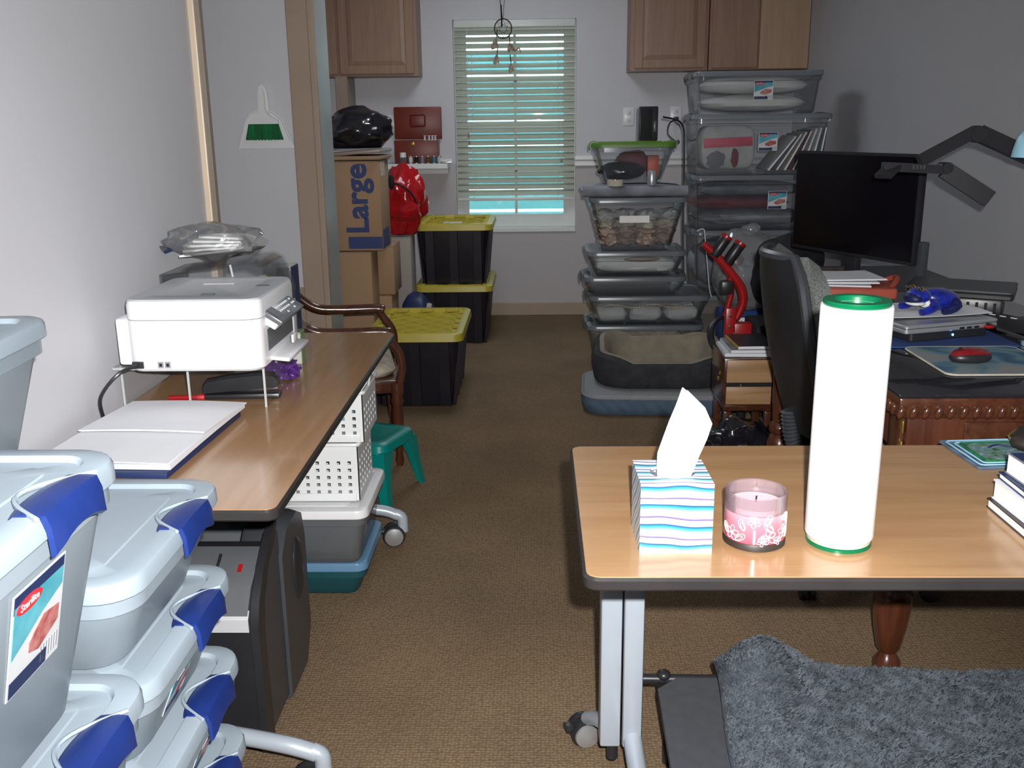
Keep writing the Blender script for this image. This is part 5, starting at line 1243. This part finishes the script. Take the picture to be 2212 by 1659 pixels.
obj('red_mark', box(B(), (-.668, 1.985, .441), (.010, .022, .002), T(-.668, 1.985, .424) @ RX(26) @ T(.668, -1.985, -.441)), 'red_paint', sh, 0)
fin = [(1.884, .02), (1.878, .33), (1.90, .385), (1.955, .445), (2.03, .49), (2.08, .498), (2.06, .470), (1.99, .43), (1.94, .37), (1.925, .30), (1.935, .02)]
obj('side_fin', yz(B(), fin, -.622, -.604), 'black_plastic', sh)
bp = [(2.10, .015), (2.10, .40), (2.16, .45), (2.26, .455), (2.31, .43), (2.33, .36), (2.33, .10), (2.27, .015)]
loft(b_ := B(), [[(x, y*(1-k)+2.2*k, z*(1-k)+.24*k) for y, z in bp] for x, k in ((-.71, .03), (-.70, 0), (-.625, 0), (-.605, .03))], True, True); obj('bin', b_, 'dark_grey_plastic', sh)
obj('side_case', yz(B(), [(1.94, .03), (1.94, .36), (2.0, .42), (2.08, .46), (2.11, .46), (2.11, .03)], -.64, -.613), 'dark_grey_plastic', sh)
obj('handle_recess', blob(B(), (-.606, 2.235, .305), (.012, .042, .085), 3, 0), 'black_plastic', sh)
for y in (1.93, 2.28):
    for x in (-.63, -.83):
        obj('caster', lathe(B(), [(.006, -.012), (.015, -.010), (.0155, 0), (.015, .010), (.006, .012)], 14, T(x, y, .0155) @ RY(90)), 'black_plastic', sh)

# ================================================================ STOOL AND ARMCHAIR BEYOND THE TABLE
sl_ = thing('step_stool', 'small teal plastic stool in front of the wooden armchair', 'stool', (-.655, 3.56, 0), -20)
rloft(b_ := B(), [(.195, .285, .265, .04), (.20, .295, .275, .045), (.228, .285, .265, .045), (.236, .265, .245, .04), (.236, .2, .18, .03), (.234, .19, .17, .03)], 6); obj('seat', b_, 'teal_plastic', sl_)
for sx in (-1, 1):
    for sy in (-1, 1):
        lg = B(); loft(lg, [[(sx*(a+px*w_), sy*(c+py*w_), z) for px, py in ((0, 0), (-1, 0), (-1, -.35), (-.35, -.35), (-.35, -1), (0, -1))] for z, a, c, w_ in ((.205, .143, .133, .075), (.12, .150, .140, .045), (0, .165, .155, .032))]); obj('leg', lg, 'teal_plastic', sl_)
ac = thing('armchair', 'dark wooden armchair with sweeping arms and a patterned seat', 'armchair', (-.775, 3.80, 0), 11.5)
obj('seat_frame', bb(-.20, .225, -.01, .50, .315, .37, bev=.006), 'cherry_wood', ac)
obj('seat_cushion', pillow(B(), (.005, .245, .395), (.205, .235, .045), 5, .03, 2), 'seat_cloth', ac)
for y in (0, .49):
    obj('front_leg', lathe(B(), [(.014, 0), (.018, .02), (.014, .05), (.020, .12), (.024, .22), (.020, .26), (.027, .28), (.022, .30), (.028, .32), (.028, .36)], 14, T(.205, y, 0)), 'cherry_wood', ac)
    obj('rear_leg', tube(B(), spline([(-.24, y, 0), (-.20, y, .20), (-.19, y, .38), (-.215, y, .58), (-.25, y, .79)]), .02, 8), 'dark_wood', ac)
    s = -.015 if y == 0 else .015
    obj('arm', tube(B(), spline([(-.25, y, .75), (-.215, y+s, .675), (-.12, y+s, .592), (.0, y+s, .577), (.15, y+s, .575), (.19, y+s, .565)]), [.021]*26+[.022, .024, .024, .022, .018], 10), 'dark_wood', ac)
    obj('arm_post', tube(B(), spline([(.165, y+s, .572), (.180, y+s, .54), (.220, y+s, .48), (.228, y+s, .42), (.21, y, .34)]), .018, 10), 'cherry_wood', ac)
obj('crest_rail', tube(B(), spline([(-.25, -.02, .77), (-.275, .12, .79), (-.28, .245, .795), (-.275, .37, .79), (-.25, .51, .77)]), .026, 10), 'dark_wood', ac)
obj('back_splat', sheet(B(), 6, 10, lambda u, v: (-.205-.06*v, .15+.19*u+.03*math.sin(v*PI*2)*(2*u-1), .39+.39*v), .014), 'dark_wood', ac)
